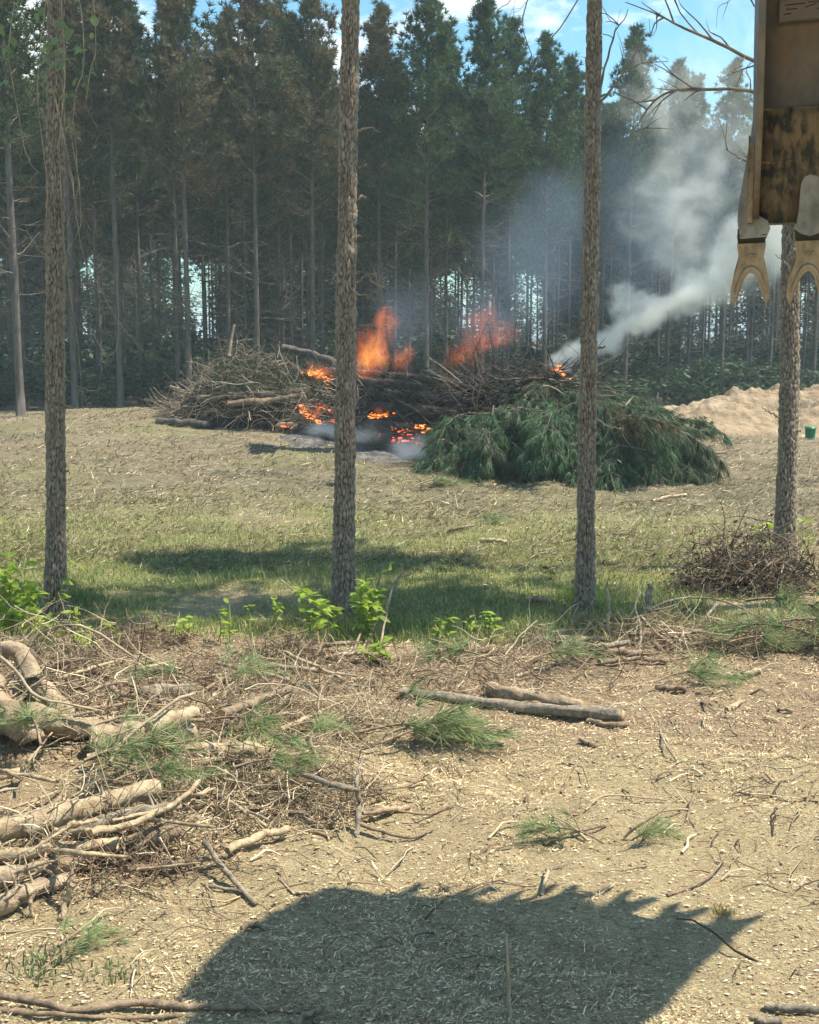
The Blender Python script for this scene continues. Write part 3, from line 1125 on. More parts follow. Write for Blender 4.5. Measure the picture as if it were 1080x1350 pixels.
def build_litter():
    r = np.random.default_rng(12)
    tb = TB()
    # straw and chips
    x, y = in_view(190000, 4.6, 36.0, r)
    g = grass_mask(x, y)
    keep = r.uniform(0, 1, len(x)) > g * .85
    dens = fbm(x * 1.3, y * 1.3, seed=61, o=3)
    keep &= r.uniform(-.9, 1.0, len(x)) < 1.7 * dens - .30 + 1.25 * sst(7.4, 8.8, y)
    x, y = x[keep], y[keep]
    n = len(x)
    z = H(x, y)
    az = r.normal(.25, .9, n) + (r.uniform(0, 1, n) < .3) * r.uniform(0, 3, n)
    ln = r.gamma(1.4, .0088, n).clip(.003, .12) * (1 + .13 * (y - 5).clip(0))
    w = r.uniform(.0006, .0019, n) * (1 + .11 * y)
    tilt = np.abs(r.normal(0, .22, n))
    d = np.stack([np.cos(az) * np.cos(tilt), np.sin(az) * np.cos(tilt), np.sin(tilt)], -1)
    s = np.stack([-np.sin(az), np.cos(az), r.normal(0, .4, n)], -1)
    c = np.stack([x, y, z + .004 + r.uniform(0, .012, n)], -1)
    a = c - d * ln[:, None] * .3
    b = c + d * ln[:, None] * .7
    mid = c + np.stack([np.zeros(n), np.zeros(n), ln * .08], -1) + d * ln[:, None] * .2
    sw = s * w[:, None]
    V = np.stack([a - sw, a + sw, mid + sw, mid - sw, b + sw * .4, b - sw * .4], 1).reshape(-1, 3)
    k = np.arange(n)[:, None] * 6
    Q = np.concatenate([k + [0, 1, 2, 3], k + [3, 2, 4, 5]])
    pal = np.array([[.74, .61, .37], [.60, .46, .26], [.40, .28, .16], [.20, .135, .08], [.50, .34, .20], [.80, .70, .46], [.34, .31, .17]])
    lit = sst(7.8, 9.8, y)
    pr = r.uniform(0, 1, n)
    ci = np.where(pr < .26 - .12 * lit, 0, np.where(pr < .44, 1, np.where(pr < .62, 2, np.where(pr < .82, 3, np.where(pr < .9, 4, np.where(pr < .95, 5, 6))))))
    C = np.repeat(pal[ci] * r.uniform(.75, 1.15, (n, 1)), 6, 0)
    tb.raw(V, Q=Q, col=C)
    # flat chips and crumbs
    x, y = in_view(60000, 4.6, 26.0, r)
    n = len(x)
    z = H(x, y)
    rad = r.gamma(1.5, .0020, n).clip(.0012, .009) * (1 + .06 * y)
    ang = r.uniform(0, 6.28, (n, 1)) + np.arange(4)[None] * pi / 2 + r.normal(0, .25, (n, 4))
    rr = rad[:, None] * r.uniform(.5, 1.2, (n, 4))
    V = np.stack([x[:, None] + np.cos(ang) * rr * 1.4, y[:, None] + np.sin(ang) * rr, z[:, None] + .003 + r.uniform(0, .7, (n, 4)) * rr], -1)
    ap = np.stack([x, y, z + rad * r.uniform(.3, 1.0, n)], -1)[:, None]
    V = np.concatenate([V, ap], 1).reshape(-1, 3)
    k = np.arange(n)[:, None] * 5
    T = np.concatenate([k + [0, 1, 4], k + [1, 2, 4], k + [2, 3, 4], k + [3, 0, 4]])
    pal2 = np.array([[.50, .40, .25], [.36, .26, .16], [.60, .52, .37], [.22, .15, .10]])
    C = np.repeat(pal2[r.integers(0, 4, n)] * r.uniform(.8, 1.15, (n, 1)), 5, 0)
    tb.raw(V, T=T, col=C)
    o = link("straw_litter", tb.mesh("straw_litter", [M['litter']]))
    tag(o, "pale straw, bark chips and crumbs scattered over the bare soil", "litter", kind='stuff')
    # thin twigs
    # flattened dead thatch farther out
    x, y = in_view(120000, 15.0, 46.0, r)
    keep = r.uniform(-.8, .9, len(x)) < fbm(x * .5 + y * .15, y * 1.1 - x * .3, seed=66, o=4)
    keep &= y < yedge(x) + 2
    x, y = x[keep], y[keep]
    n = len(x)
    az = r.normal(-.3, 1.0, n)
    ln = r.gamma(3, .045, n)
    ti = np.abs(r.normal(0, .35, n))
    d = np.stack([np.cos(az) * np.cos(ti), np.sin(az) * np.cos(ti), np.sin(ti)], -1) * ln[:, None]
    sd = np.stack([-np.sin(az), np.cos(az), r.normal(0, .5, n)], -1) * (.0035 + .00022 * y)[:, None]
    b = np.stack([x, y, H(x, y) + .005], -1)
    tb = TB()
    V = np.stack([b - sd, b + sd, b + d], 1).reshape(-1, 3)
    pal3 = np.array([[.22, .17, .10], [.14, .11, .07], [.50, .42, .28], [.20, .20, .10], [.34, .27, .17], [.60, .53, .38]])
    cc = pal3[r.choice(6, n, p=[.26, .24, .10, .20, .15, .05])] * r.uniform(.6, 1.0, (n, 1))
    tb.raw(V, T=np.arange(3 * n).reshape(-1, 3), col=np.repeat(cc, 3, 0))
    o = link("dry_thatch", tb.mesh("dry_thatch", [M['litter']]))
    tag(o, "flattened dead grass and straw matted over the far field", "thatch", kind='stuff')
    tb = TB()
    x, y = in_view(3400, 5.1, 40.0, r)
    keep = r.uniform(-.7, .9, len(x)) < fbm(x * .8, y * .8, seed=71, o=3) + .55 * ((y > 8.0) & (y < 12)) - .3
    keep &= grass_mask(x, y) < .5
    for X, Y in zip(x[keep], y[keep]):
        az = r.uniform(0, 6.28)
        ln = r.gamma(3, .07) + .05
        m = 5
        p = np.zeros((m, 3))
        a = az
        X0, Y0 = X, Y
        for i in range(m):
            p[i] = (X0, Y0, 0)
            a += r.normal(0, .22)
            X0 += cos(a) * ln / m
            Y0 += sin(a) * ln / m
        p[:, 2] = HV(p[:, 0], p[:, 1]) + .008 + np.array([0, .4, .8, .6, .1]) * r.uniform(0, .07)
        rr = r.gamma(2.0, .0014) * (1 + .04 * Y) + .0008
        col = [(.40, .31, .2), (.24, .17, .11), (.14, .10, .07), (.55, .46, .32)][r.integers(0, 4)]
        tb.tube(p, np.linspace(rr, rr * .4, m), 3, cap=False, col=col)
    o = link("twig_litter", tb.mesh("twig_litter", [M['brush']]))
    tag(o, "small broken twigs strewn over the cleared ground", "twigs", kind='stuff')


build_litter()


def build_grass():
    r = np.random.default_rng(14)
    x, y = in_view(200000, 10.0, 34.0, r)
    g = grass_mask(x, y)
    keep = r.uniform(0, 1, len(x)) < g * .9 - .03
    x, y, g = x[keep], y[keep], g[keep]
    n = len(x)
    z = H(x, y)
    hgt = r.gamma(4, .0095, n).clip(.015, .11) * (.7 + .6 * g) * (1 + .5 * sst(.2, .9, fbm(x * 2, y * 2, seed=81, o=2)))
    hgt = hgt * (1 + .8 * np.exp(-((y - 11.8) / .7) ** 2))
    az = r.uniform(0, 6.28, n)
    w = .0035 * (1 + .035 * y)
    le = r.normal(0, .5, (n, 2)) * hgt[:, None]
    b = np.stack([x, y, z - .005], -1)
    s = np.stack([np.cos(az), np.sin(az), np.zeros(n)], -1) * w[:, None]
    m = b + np.concatenate([le * .35, (hgt * .6)[:, None]], 1)
    t = b + np.concatenate([le, hgt[:, None] * .95], 1)
    V = np.stack([b - s, b + s, m + s * .7, m - s * .7, t], 1).reshape(-1, 3)
    k = np.arange(n)[:, None] * 5
    pal = np.array([[.25, .31, .09], [.34, .39, .12], [.19, .24, .07], [.52, .46, .25], [.44, .44, .17]])
    dry = sst(15, 22, y) * .4
    pr = r.uniform(0, 1, n)
    ci = np.where(pr < dry, 3, np.where(pr < .35 + dry, 0, np.where(pr < .62, 1, np.where(pr < .78, 2, np.where(pr < .88, 3, 4)))))
    tb = TB()
    tb.raw(V, T=k + [3, 2, 4], Q=k + [0, 1, 2, 3], col=np.repeat(pal[ci] * r.uniform(.8, 1.2, (n, 1)), 5, 0))
    print("grass", n)
    o = link("grass", tb.mesh("grass", [M['grassm']]))
    tag(o, "short green grass covering the ground between the front trunks and the burn pile", "grass", kind='stuff')
    # clumps: taller tufts
    tb = TB()
    for px, py, nb, hh, sp, c in [(770, 795, 260, .22, .22, (.26, .40, .08)), (800, 800, 120, .15, .2, (.28, .4, .1)), (480, 850, 300, .13, .5, (.25, .34, .08)), (560, 835, 320, .12, .6, (.26, .36, .09)),
                                  (650, 850, 300, .12, .6, (.27, .35, .09)), (120, 835, 300, .15, .6, (.22, .32, .08)), (30, 820, 300, .18, .5, (.2, .3, .08)), (330, 835, 200, .14, .5, (.2, .28, .08)),
                                  (700, 820, 300, .13, .7, (.24, .30, .10)), (860, 790, 220, .14, .6, (.26, .30, .12)), (950, 1205, 40, .06, .06, (.45, .36, .15)),
                                  (60, 1280, 60, .10, .12, (.20, .26, .12)), (150, 1288, 40, .06, .1, (.22, .28, .12)), (240, 830, 200, .14, .5, (.2, .28, .08)), (100, 790, 200, .16, .3, (.2, .3, .08))]:
        c0 = G(px, py)
        xx = c0[0] + r.normal(0, sp * .6, nb)
        yy = c0[1] + r.normal(0, sp * .5, nb)
        zz = H(xx, yy)
        h = hh * r.uniform(.5, 1.2, nb)
        le = r.normal(0, .35, (nb, 2)) * h[:, None]
        b = np.stack([xx, yy, zz - .005], -1)
        az = r.uniform(0, 6.28, nb)
        s = np.stack([np.cos(az), np.sin(az), 0 * az], -1) * .005
        m = b + np.concatenate([le * .3, (h * .6)[:, None]], 1)
        t = b + np.concatenate([le, h[:, None] * .95], 1)
        V = np.stack([b - s, b + s, m + s * .7, m - s * .7, t], 1).reshape(-1, 3)
        k = np.arange(nb)[:, None] * 5
        tb.raw(V, T=k + [3, 2, 4], Q=k + [0, 1, 2, 3], col=np.repeat(np.array(c)[None] * r.uniform(.7, 1.3, (nb, 1)), 5, 0))
    o = link("grass_tufts", tb.mesh("grass_tufts", [M['grassm']]))
    tag(o, "taller bright grass tufts around the feet of the front trunks", "grass", kind='stuff')


build_grass()


# ------------------------------------------------------------------ sticks, logs
def log_obj(name, label, cat, pts, r0, r1, m='log_brown', group=None, cut=True, jit=.07, k=10, n=16, stubs=0, gn=.02, endm='wood_cut', col=(1, 1, 1), knots=0):
    """pts: (px,py,h) ground-referenced pixel points or world arrays; radii in photo pixels"""
    W_ = np.array([G(*p) if len(p) == 3 and p[0] > -900 and not isinstance(p, np.ndarray) else p for p in pts])
    d0, d1 = W_[0][1], W_[-1][1]
    q = spl(W_, n)
    rad = np.linspace(r0 / FPX * d0, r1 / FPX * d1, n)
    q[1:-1] += rng.normal(0, gn, (n - 2, 3)) * rad[1:-1, None] * 4 if gn else 0
    kink = np.zeros((n, 3))
    for kk in rng.integers(2, n - 2, 3):
        kink[kk:] += rng.normal(0, .35, 3) * rad[kk] * np.array([1, .6, .5])
    kink -= np.linspace(0, 1, n)[:, None] * kink[-1]
    q = q + kink
    rad = rad * (1 + .08 * np.sin(np.linspace(0, 9, n) + rng.uniform(0, 6)) + rng.normal(0, .05, n))
    big = max(r0, r1) > 7
    tb = TB()
    if big:
        k2, n2 = 18, 60
        q2 = spl(q, n2)
        rad2 = np.interp(np.linspace(0, 1, n2), np.linspace(0, 1, n), rad)
        sl_ = np.concatenate([[0], np.cumsum(np.linalg.norm(np.diff(q2, axis=0), axis=1))])
        A_, S_ = np.meshgrid(np.arange(k2) * 2 * pi / k2, sl_)
        sd = int(rng.integers(0, 9999))
        rm = 1 + .16 * fbm(np.cos(A_) * 1.2, np.sin(A_) * 1.2, S_ * 3.0, seed=sd, o=3) + .10 * fbm(np.cos(A_) * 5, np.sin(A_) * 5, S_ * 5, seed=sd + 1, o=3) + jit * fbm(np.cos(A_) * 2, np.sin(A_) * 2, S_ * 14, seed=sd + 2, o=3)
        for e in (0, 1, n2 - 2, n2 - 1):
            rm[e] *= (1 - (.16 if e in (0, n2 - 1) else .05)) * (1 + rng.normal(0, .1, k2))
        tb.tube(q2, rad2, k2, m=0, mcap=1 if cut else 0, col=col, rmat=rm)
    else:
        tb.tube(q, rad, k, jit=jit, m=0, mcap=1 if cut else 0, col=col)
    for i in range(stubs):
        a = rng.integers(2, n - 2)
        d = unit(rng.normal(0, 1, 3) + np.array([0, 0, .6]))
        Ls = min(.16, rad[a] * rng.uniform(3, 8))
        s = np.array([q[a], q[a] + d * Ls * .5, q[a] + d * Ls + rng.normal(0, Ls * .15, 3)])
        tb.tube(s, [min(.012, rad[a] * .3), min(.009, rad[a] * .22), .002], 4, col=col)
    org = q[n // 2].copy()
    o = link(name, tb.mesh(name, [M[m], M[endm]], smooth=True, origin=org), loc=org)
    tag(o, label, cat, group)
    return o


def stick(label, pts, r0, r1, m='vine', group="loose sticks on the ground", forks=0, cat="stick", seed=None, name="stick"):
    return log_obj(name, label, cat, pts, r0, r1, m, group, cut=False, jit=.06, k=6, n=14, stubs=forks, gn=.05)


GL = "logs and poles heaped at the lower left"
log_obj("log", "thick pale peeled log, uppermost of the heap at the left edge", "log", [(-60, 1112, .20), (40, 1087, .22), (120, 1063, .24), (212, 1040, .26)], 18, 13, 'log_pale', GL, stubs=3)
log_obj("log", "pale slim log lying just below the thick peeled log at left", "log", [(-60, 1135, .13), (60, 1121, .15), (157, 1112, .17)], 9, 8, 'log_pale', GL, stubs=2)
log_obj("log", "short grey log against the right end of the thick peeled log", "log", [(95, 1104, .16), (150, 1080, .2), (228, 1066, .24)], 10, 9, 'log_grey', GL, stubs=2)
log_obj("log", "brown log with a splintered orange end under the peeled logs", "log", [(40, 1150, .07), (140, 1122, .10), (236, 1092, .14)], 14, 12, 'log_brown', GL)
log_obj("log", "low brown log with roots at the left edge beneath the pale slim log", "log", [(-60, 1170, .06), (20, 1150, .08), (100, 1140, .08)], 15, 11, 'root_brown', GL, stubs=6)
log_obj("log", "slender pale pole ending in forked roots beside the grey log", "pole", [(120, 1098, .26), (180, 1084, .28), (240, 1052, .30), (262, 1030, .28)], 5, 3, 'log_pale', GL, stubs=5)
log_obj("log", "pale split log lying flat behind the needle clump at left", "log", [(248, 990, .12), (330, 990, .12), (402, 1003, .10)], 12, 8, 'log_pale', GL, stubs=2)
log_obj("log", "short stubby pale log end pointing right above the split log", "log", [(196, 962, .26), (225, 950, .28), (258, 938, .28)], 11, 9, 'log_pale', GL)
log_obj("log", "brown root butt under the stubby pale log", "log", [(120, 975, .10), (190, 970, .12), (258, 968, .12)], 17, 15, 'root_brown', GL, stubs=5)
log_obj("log", "grey-green log half hidden behind the needles near the weeds", "log", [(178, 915, .10), (215, 910, .12), (252, 908, .10)], 9, 8, 'log_grey', GL)
log_obj("log", "brown log slanting up to the right above the split log", "log", [(292, 942, .2), (335, 925, .24), (384, 908, .26)], 7, 6, 'log_brown', GL, stubs=3)
log_obj("log", "thin pale log at the left edge behind the peeled logs", "log", [(-60, 1015, .12), (-10, 1020, .12), (33, 1018, .1)], 9, 7, 'log_pale', GL)
log_obj("root", "gnarled pale root bending down at the left edge of the heap", "root", [(-40, 838, .45), (5, 852, .45), (34, 862, .42), (42, 890, .35), (72, 922, .22), (110, 955, .05)], 8, 16, 'root_brown', GL, stubs=4, gn=.08)
log_obj("root", "dark curved root under the gnarled one at the left edge", "root", [(-60, 870, .35), (-10, 905, .3), (15, 935, .22), (45, 975, .06)], 13, 15, 'root_brown', GL, stubs=4, gn=.06)
log_obj("root", "broad soil-covered root lying across the left heap", "root", [(-80, 955, .05), (0, 955, .12), (90, 955, .15), (170, 960, .06)], 19, 13, 'root_brown', GL, stubs=8, gn=.06, jit=.2)
log_obj("root", "thick dark root mass at the left edge below the gnarled root", "root", [(-80, 925, .12), (-20, 915, .2), (60, 925, .12)], 20, 11, 'root_brown', GL, stubs=8, gn=.06, jit=.22)
log_obj("root", "dirt-caked root at the foot of the lower left heap", "root", [(-60, 1205, .02), (0, 1190, .06), (40, 1168, .08), (100, 1160, .04)], 13, 9, 'root_brown', GL, stubs=6, gn=.08, jit=.12)

GS = "loose sticks on the ground"
stick("thin pale vine arching over the left heap", [(35, 850, .25), (60, 832, .42), (95, 824, .5), (130, 836, .45), (160, 856, .34), (190, 876, .22)], 2.4, 1.6)
stick("long thin root curving down across the left heap", [(-20, 850, .5), (20, 885, .45), (45, 917, .4), (90, 928, .34), (135, 938, .26)], 2.6, 1.6)
stick("pale bent stick curving up right beside the blue-green needles", [(145, 1005, .3), (158, 982, .34), (195, 950, .38), (235, 922, .4), (256, 914, .36)], 2.6, 2.2)
stick("pale thin stick leaning right above the root butt", [(125, 955, .3), (160, 946, .34), (190, 943, .36)], 2.4, 1.5)
stick("grey stick leaning down right below the heap, casting a shadow", [(268, 1110, .15), (300, 1150, .07), (338, 1192, .012)], 4.6, 4.0, 'log_grey')
stick("short bone-pale forked stick standing at the lower left", [(96, 1165, .14), (88, 1185, .06), (80, 1213, .0)], 5, 4.5, 'log_pale', forks=1)
stick("small pale curled root beside the bone-pale stick", [(48, 1176, .12), (40, 1190, .08), (44, 1210, .0)], 3, 3, 'log_pale')
stick("knobbly root running right from under the lower logs", [(165, 1146, .05), (200, 1143, .05), (250, 1135, .06), (300, 1128, .04)], 6, 3, 'log_brown', forks=2)
stick("long winding root lying across the bottom left corner", [(-30, 1310, .02), (40, 1320, .03), (100, 1331, .03), (170, 1322, .04), (240, 1328, .02), (330, 1328, .03), (410, 1336, .01)], 6, 4.5, 'log_brown', forks=2)
stick("thin root just below the winding root at bottom left", [(-20, 1332, .01), (80, 1338, .02), (180, 1342, .02), (240, 1338, .01)], 3.6, 2.5, 'log_brown')
stick("short stub of root in the shade at the bottom", [(385, 1352, .01), (400, 1340, .03), (425, 1330, .01)], 6, 4, 'log_brown')
stick("dark crooked stem sticking out right from the centre tangle", [(368, 1010, .24), (400, 1022, .26), (440, 1035, .28), (474, 1042, .25)], 3.6, 4.5, 'log_grey', forks=3)
stick("upright crooked stem of the centre tangle", [(470, 1100, .02), (474, 1060, .16), (470, 1030, .3), (478, 1000, .4)], 4.5, 2.5, 'log_grey', forks=3)
stick("thin branch reaching right from the centre tangle", [(470, 1085, .06), (500, 1095, .05), (540, 1105, .02), (570, 1095, .01)], 3.2, 1.5, 'log_brown', forks=2)
stick("stick pointing right from the centre tangle low down", [(478, 1072, .08), (520, 1068, .08), (565, 1073, .03), (600, 1060, .02)], 3, 1.2, 'log_brown', forks=2)
stick("pale pole lying under the centre tangle", [(300, 1122, .05), (350, 1102, .07), (380, 1092, .06)], 7, 5, 'log_pale', forks=1)
stick("pale pole end right of the centre tangle", [(475, 1076, .05), (505, 1070, .05), (540, 1064, .03)], 4.5, 4, 'log_pale')
stick("leaning pale stick in the middle of the left tangle", [(405, 970, .35), (415, 1000, .2), (425, 1030, .06)], 4, 3.5, 'vine')

log_obj("log", "long grey-barked log with a reddish cut end, lying right of centre", "log", [(528, 912, .05), (600, 921, .06), (700, 933, .06), (822, 943, .06)], 5.5, 9, 'log_grey', "logs lying on the open ground", stubs=0, gn=.012, endm='wood_cut')
log_obj("log", "rough slab of brown bark lying behind the long grey log", "bark slab", [(643, 908, .06), (700, 917, .08), (768, 930, .05)], 8, 7, 'root_brown', "logs lying on the open ground", stubs=3, jit=.16)
log_obj("log", "short dark stick tucked under the cut end of the grey log", "log", [(775, 951, .02), (800, 955, .03), (828, 955, .02)], 4, 4, 'log_brown', "logs lying on the open ground")
for lab, pts, a, b, m, f in [
    ("straight pale stick right of the green needle clump", [(566, 970, .02), (610, 973, .03), (664, 979, .02)], 3.2, 2.6, 'log_pale', 0),
    ("short pale wood piece on the litter at the right", [(958, 936, .02), (967, 931, .03), (977, 926, .02)], 5, 4, 'log_pale', 0),
    ("small dark stick lying right of the short pale piece", [(1025, 935, .02), (1045, 938, .02)], 2.6, 2.2, 'log_brown', 0),
    ("dark thin twig slanting up right in the open soil", [(820, 1106, .01), (855, 1080, .1), (897, 1051, .16)], 2.2, 1.4, 'log_brown', 0),
    ("bowed brown twig lying in the open soil", [(718, 1112, .01), (740, 1100, .04), (770, 1095, .03), (800, 1088, .01)], 3.4, 1.8, 'log_brown', 1),
    ("dark forked twig leaning at the right of the open soil", [(905, 1083, .01), (915, 1050, .08), (935, 1018, .16)], 2.4, 1.4, 'log_brown', 1),
    ("short leaning twig behind the bowed twig", [(740, 1045, .01), (750, 1025, .06), (759, 1009, .1)], 2.0, 1.5, 'log_brown', 0),
    ("curled twig near the middle right of the soil", [(860, 1032, .01), (872, 1020, .05), (888, 1016, .02)], 2.4, 1.4, 'log_brown', 0),
    ("thin straight twig over the bowed one", [(772, 1068, .02), (800, 1049, .05), (880, 1055, .02)], 1.6, 1.1, 'vine', 0),
    ("crooked root piece low in the right soil", [(880, 1180, .01), (915, 1168, .02), (940, 1150, .05), (962, 1122, .06)], 2.2, 1.4, 'log_brown', 2),
    ("short pale twig above the shadow", [(776, 1188, .01), (800, 1172, .02), (812, 1164, .02)], 2.2, 1.8, 'log_pale', 0),
    ("dark stick at the bottom right corner", [(1008, 1326, .02), (1045, 1330, .03), (1110, 1332, .02)], 6, 6, 'log_grey', 0),
    ("short dark stub below the corner stick", [(990, 1342, .01), (1010, 1346, .03), (1030, 1346, .02)], 5, 5, 'log_grey', 0),
    ("thin twig near the right edge leaning up", [(1062, 1062, .0), (1068, 1045, .06), (1074, 1030, .1)], 1.8, 1.2, 'log_brown', 0),
    ("small brown chunk of bark above the soil at centre", [(765, 975, .02), (776, 980, .02), (786, 985, .01)], 3, 3, 'log_brown', 0),
    ("short twig at the centre of the open soil", [(870, 962, .01), (877, 980, .05), (892, 1003, .01)], 1.6, 1.4, 'vine', 0),
    ("small root nub near the shadow's left side", [(318, 1225, .01), (335, 1218, .04), (350, 1226, .01)], 5, 3.5, 'log_brown', 1),
    ("low twig under the leaning grey stick", [(275, 1168, .02), (300, 1172, .02), (318, 1176, .02)], 3, 2, 'log_grey', 0),
    ("thin forked twig lying left below the roots", [(78, 1245, .01), (110, 1225, .04), (135, 1218, .02)], 2.4, 1.2, 'vine', 1),
    ("weathered stick lying in the grass beyond the third trunk's left", [(634, 712, .04), (650, 713, .05), (668, 714, .04)], 3.6, 2.6, 'log_pale', 0),
    ("small log chunk in the grass left of the third trunk", [(696, 793, .04), (712, 791, .05), (728, 795, .04)], 4.5, 4, 'log_brown', 0),
    ("dark stick lying on the dry ground below the boughs", [(590, 700, .03), (610, 696, .04), (625, 692, .03)], 2.6, 1.6, 'log_brown', 0),
    ("pale stick on the dry field right of the third trunk", [(860, 660, .04), (880, 655, .05), (905, 652, .04)], 2.2, 1.8, 'log_pale', 0),
    ("dark branch on the sand near the soil mound", [(910, 595, .05), (940, 598, .05), (975, 592, .05)], 2.2, 1.4, 'log_brown', 1),
]:
    stick(lab, pts, a, b, m, forks=f)
# upright thin weed stalk standing at the bottom
ps = P(667, 1232, 5.0)
stick("single thin dry stalk standing upright in the bucket's shadow", [np.array([ps[0] + .02, 4.98, 0.0]), np.array([ps[0] + .012, 5.0, ps[2] * .5]), ps], 3.2, 1.8, 'vine', forks=0)

hr = np.random.default_rng(91)
for i in range(52):
    px, py = hr.uniform(-20, 440), hr.uniform(870, 1150)
    if py > 1060 and px > 330:
        continue
    h = hr.uniform(.05, .34) * (1 if px < 320 else .6)
    a = hr.normal(.12, .5)
    ln = hr.uniform(45, 130)
    dx, dy = cos(a) * ln / 2, -sin(a) * ln / 2 * .6
    where = ("in front by the peeled logs" if py > 1040 else "among the green sprigs of the heap" if py > 950 else "behind the heap by the weeds") + (", at the left" if px < 200 else ", toward the centre tangle")
    stick("broken stick jumbled " + where, [(px - dx, py - dy, max(.01, h - hr.uniform(-.05, .2))), (px, py, h), (px + dx, py + dy, max(.01, h + hr.uniform(-.2, .1)))],
          hr.uniform(1.6, 5), hr.uniform(1.0, 3.5), ('log_pale', 'log_pale', 'vine', 'log_brown')[i % 4], "broken sticks jumbled in the lower left heap", forks=int(hr.integers(0, 4)))
GR = "poles and branches of the right-hand debris"
for lab, pts, a, b, m, f in [
    ("pale pole lying left in the right-hand debris", [(690, 846, .04), (740, 843, .07), (800, 842, .06)], 4.6, 4, 'log_pale', 1),
    ("brown pole crossing below the pale pole", [(766, 852, .05), (810, 858, .07), (860, 860, .05)], 5, 4.5, 'log_brown', 1),
    ("dark long pole lying right across the debris", [(830, 836, .1), (900, 832, .1), (990, 834, .09), (1040, 838, .06)], 4.6, 3.4, 'log_brown', 2),
    ("grey branch arching over the debris to the right", [(840, 815, .12), (880, 792, .22), (930, 788, .25), (975, 800, .2), (1000, 815, .1)], 1.8, 1.1, 'log_grey', 3),
    ("pale fork of a branch standing up in the debris", [(800, 838, .02), (803, 805, .2), (800, 775, .42)], 3, 2, 'log_pale', 2),
    ("short stub of trunk standing upright in the debris", [(857, 812, .0), (858, 790, .16), (857, 770, .3)], 5, 4.2, 'log_grey', 0),
    ("branch lying level right of the dark pole", [(900, 850, .06), (940, 846, .07), (990, 836, .08), (1100, 812, .1)], 3, 2.4, 'log_brown', 1),
    ("short pale chunk lying right in the debris", [(970, 893, .03), (985, 889, .04), (1003, 884, .03)], 5, 4.2, 'log_pale', 0),
    ("small brown log lying low in the debris", [(865, 906, .03), (885, 908, .04), (905, 908, .03)], 4, 4, 'log_brown', 0),
    ("dark bent twig rising left of the brush heap", [(912, 836, .04), (930, 815, .14), (946, 796, .2)], 3, 2, 'log_grey', 1),
    ("slanting thin pale stick crossing the debris", [(845, 812, .2), (870, 838, .12), (905, 862, .03)], 1.8, 1.4, 'log_pale', 0),
    ("brown pole lying half buried at the debris front", [(790, 873, .03), (835, 868, .05), (880, 872, .03)], 4, 3, 'log_brown', 2),
    ("pole with bark at the left end of the debris", [(735, 848, .09), (790, 852, .1), (830, 846, .1)], 4.2, 3.6, 'log_grey', 0),
    ("bare crooked branch standing before the heap", [(842, 870, .0), (845, 830, .16), (838, 800, .3), (845, 780, .4)], 2, 1.2, 'log_grey', 3),
    ("pole lying before the weeds at the second trunk's foot", [(430, 866, .05), (470, 862, .07), (505, 866, .04)], 3.2, 2.6, 'log_pale', 1),
    ("dark short pole under the weeds by the second trunk", [(425, 852, .08), (450, 848, .08), (476, 848, .06)], 3.5, 3, 'log_brown', 0),
]:
    stick(lab, pts, a, b, m, GR, forks=f)


# ------------------------------------------------------------------ tangles
def tangle(tb, n, c, ext, Lr, rad, cols, r, flat=.45, up=0.0, seg=6, k=3, env=None):
    """curved twigs inside an ellipsoid; c world centre at base; ext=(ex,ey,ez)"""
    for i in range(n):
        u = r.normal(0, .5, 3)
        u = u / max(1, np.linalg.norm(u))
        p = np.array([c[0] + u[0] * ext[0], c[1] + u[1] * ext[1], 0.0])
        hz = HS(p[0], p[1])
        p[2] = hz + abs(r.normal(0, .5)) * ext[2] * math.sqrt(max(.05, 1 - u[0] ** 2 - u[1] ** 2))
        ln = r.uniform(*Lr)
        d = unit(r.normal(0, 1, 3) * np.array([1, 1, flat]) + np.array([0, 0, up]))
        pts = [p - d * ln * .5]
        cv = r.normal(0, .22, 3)
        for s in range(seg):
            d = unit(d + cv * .5 + r.normal(0, .2, 3))
            pts.append(pts[-1] + d * ln / seg)
        pts = np.array(pts)
        hh = HV(pts[:, 0], pts[:, 1])
        pts[:, 2] = np.maximum(pts[:, 2], hh + .004)
        rr = rad * r.uniform(.5, 1.5)
        tb.tube(pts, np.linspace(rr, rr * .35, seg + 1), k, cap=False, col=cols[r.integers(0, len(cols))])


PALE = [(.64, .54, .38), (.50, .40, .27), (.38, .28, .18), (.24, .17, .11)]
BRN = [(.30, .21, .14), (.20, .14, .09), (.40, .31, .21), (.13, .09, .06)]
r = np.random.default_rng(33)


def tangle_obj(name, label, cat, specs, m='brush', kind='stuff'):
    tb = TB()
    for (px, py, n, ex, ey, ez, lr, rd, cols, up) in specs:
        c = G(px, py)
        tangle(tb, n, c, (ex, ey, ez), lr, rd, cols, r, up=up)
    o = link(name, tb.mesh(name, [M[m]]))
    tag(o, label, cat, kind=kind)
    return o


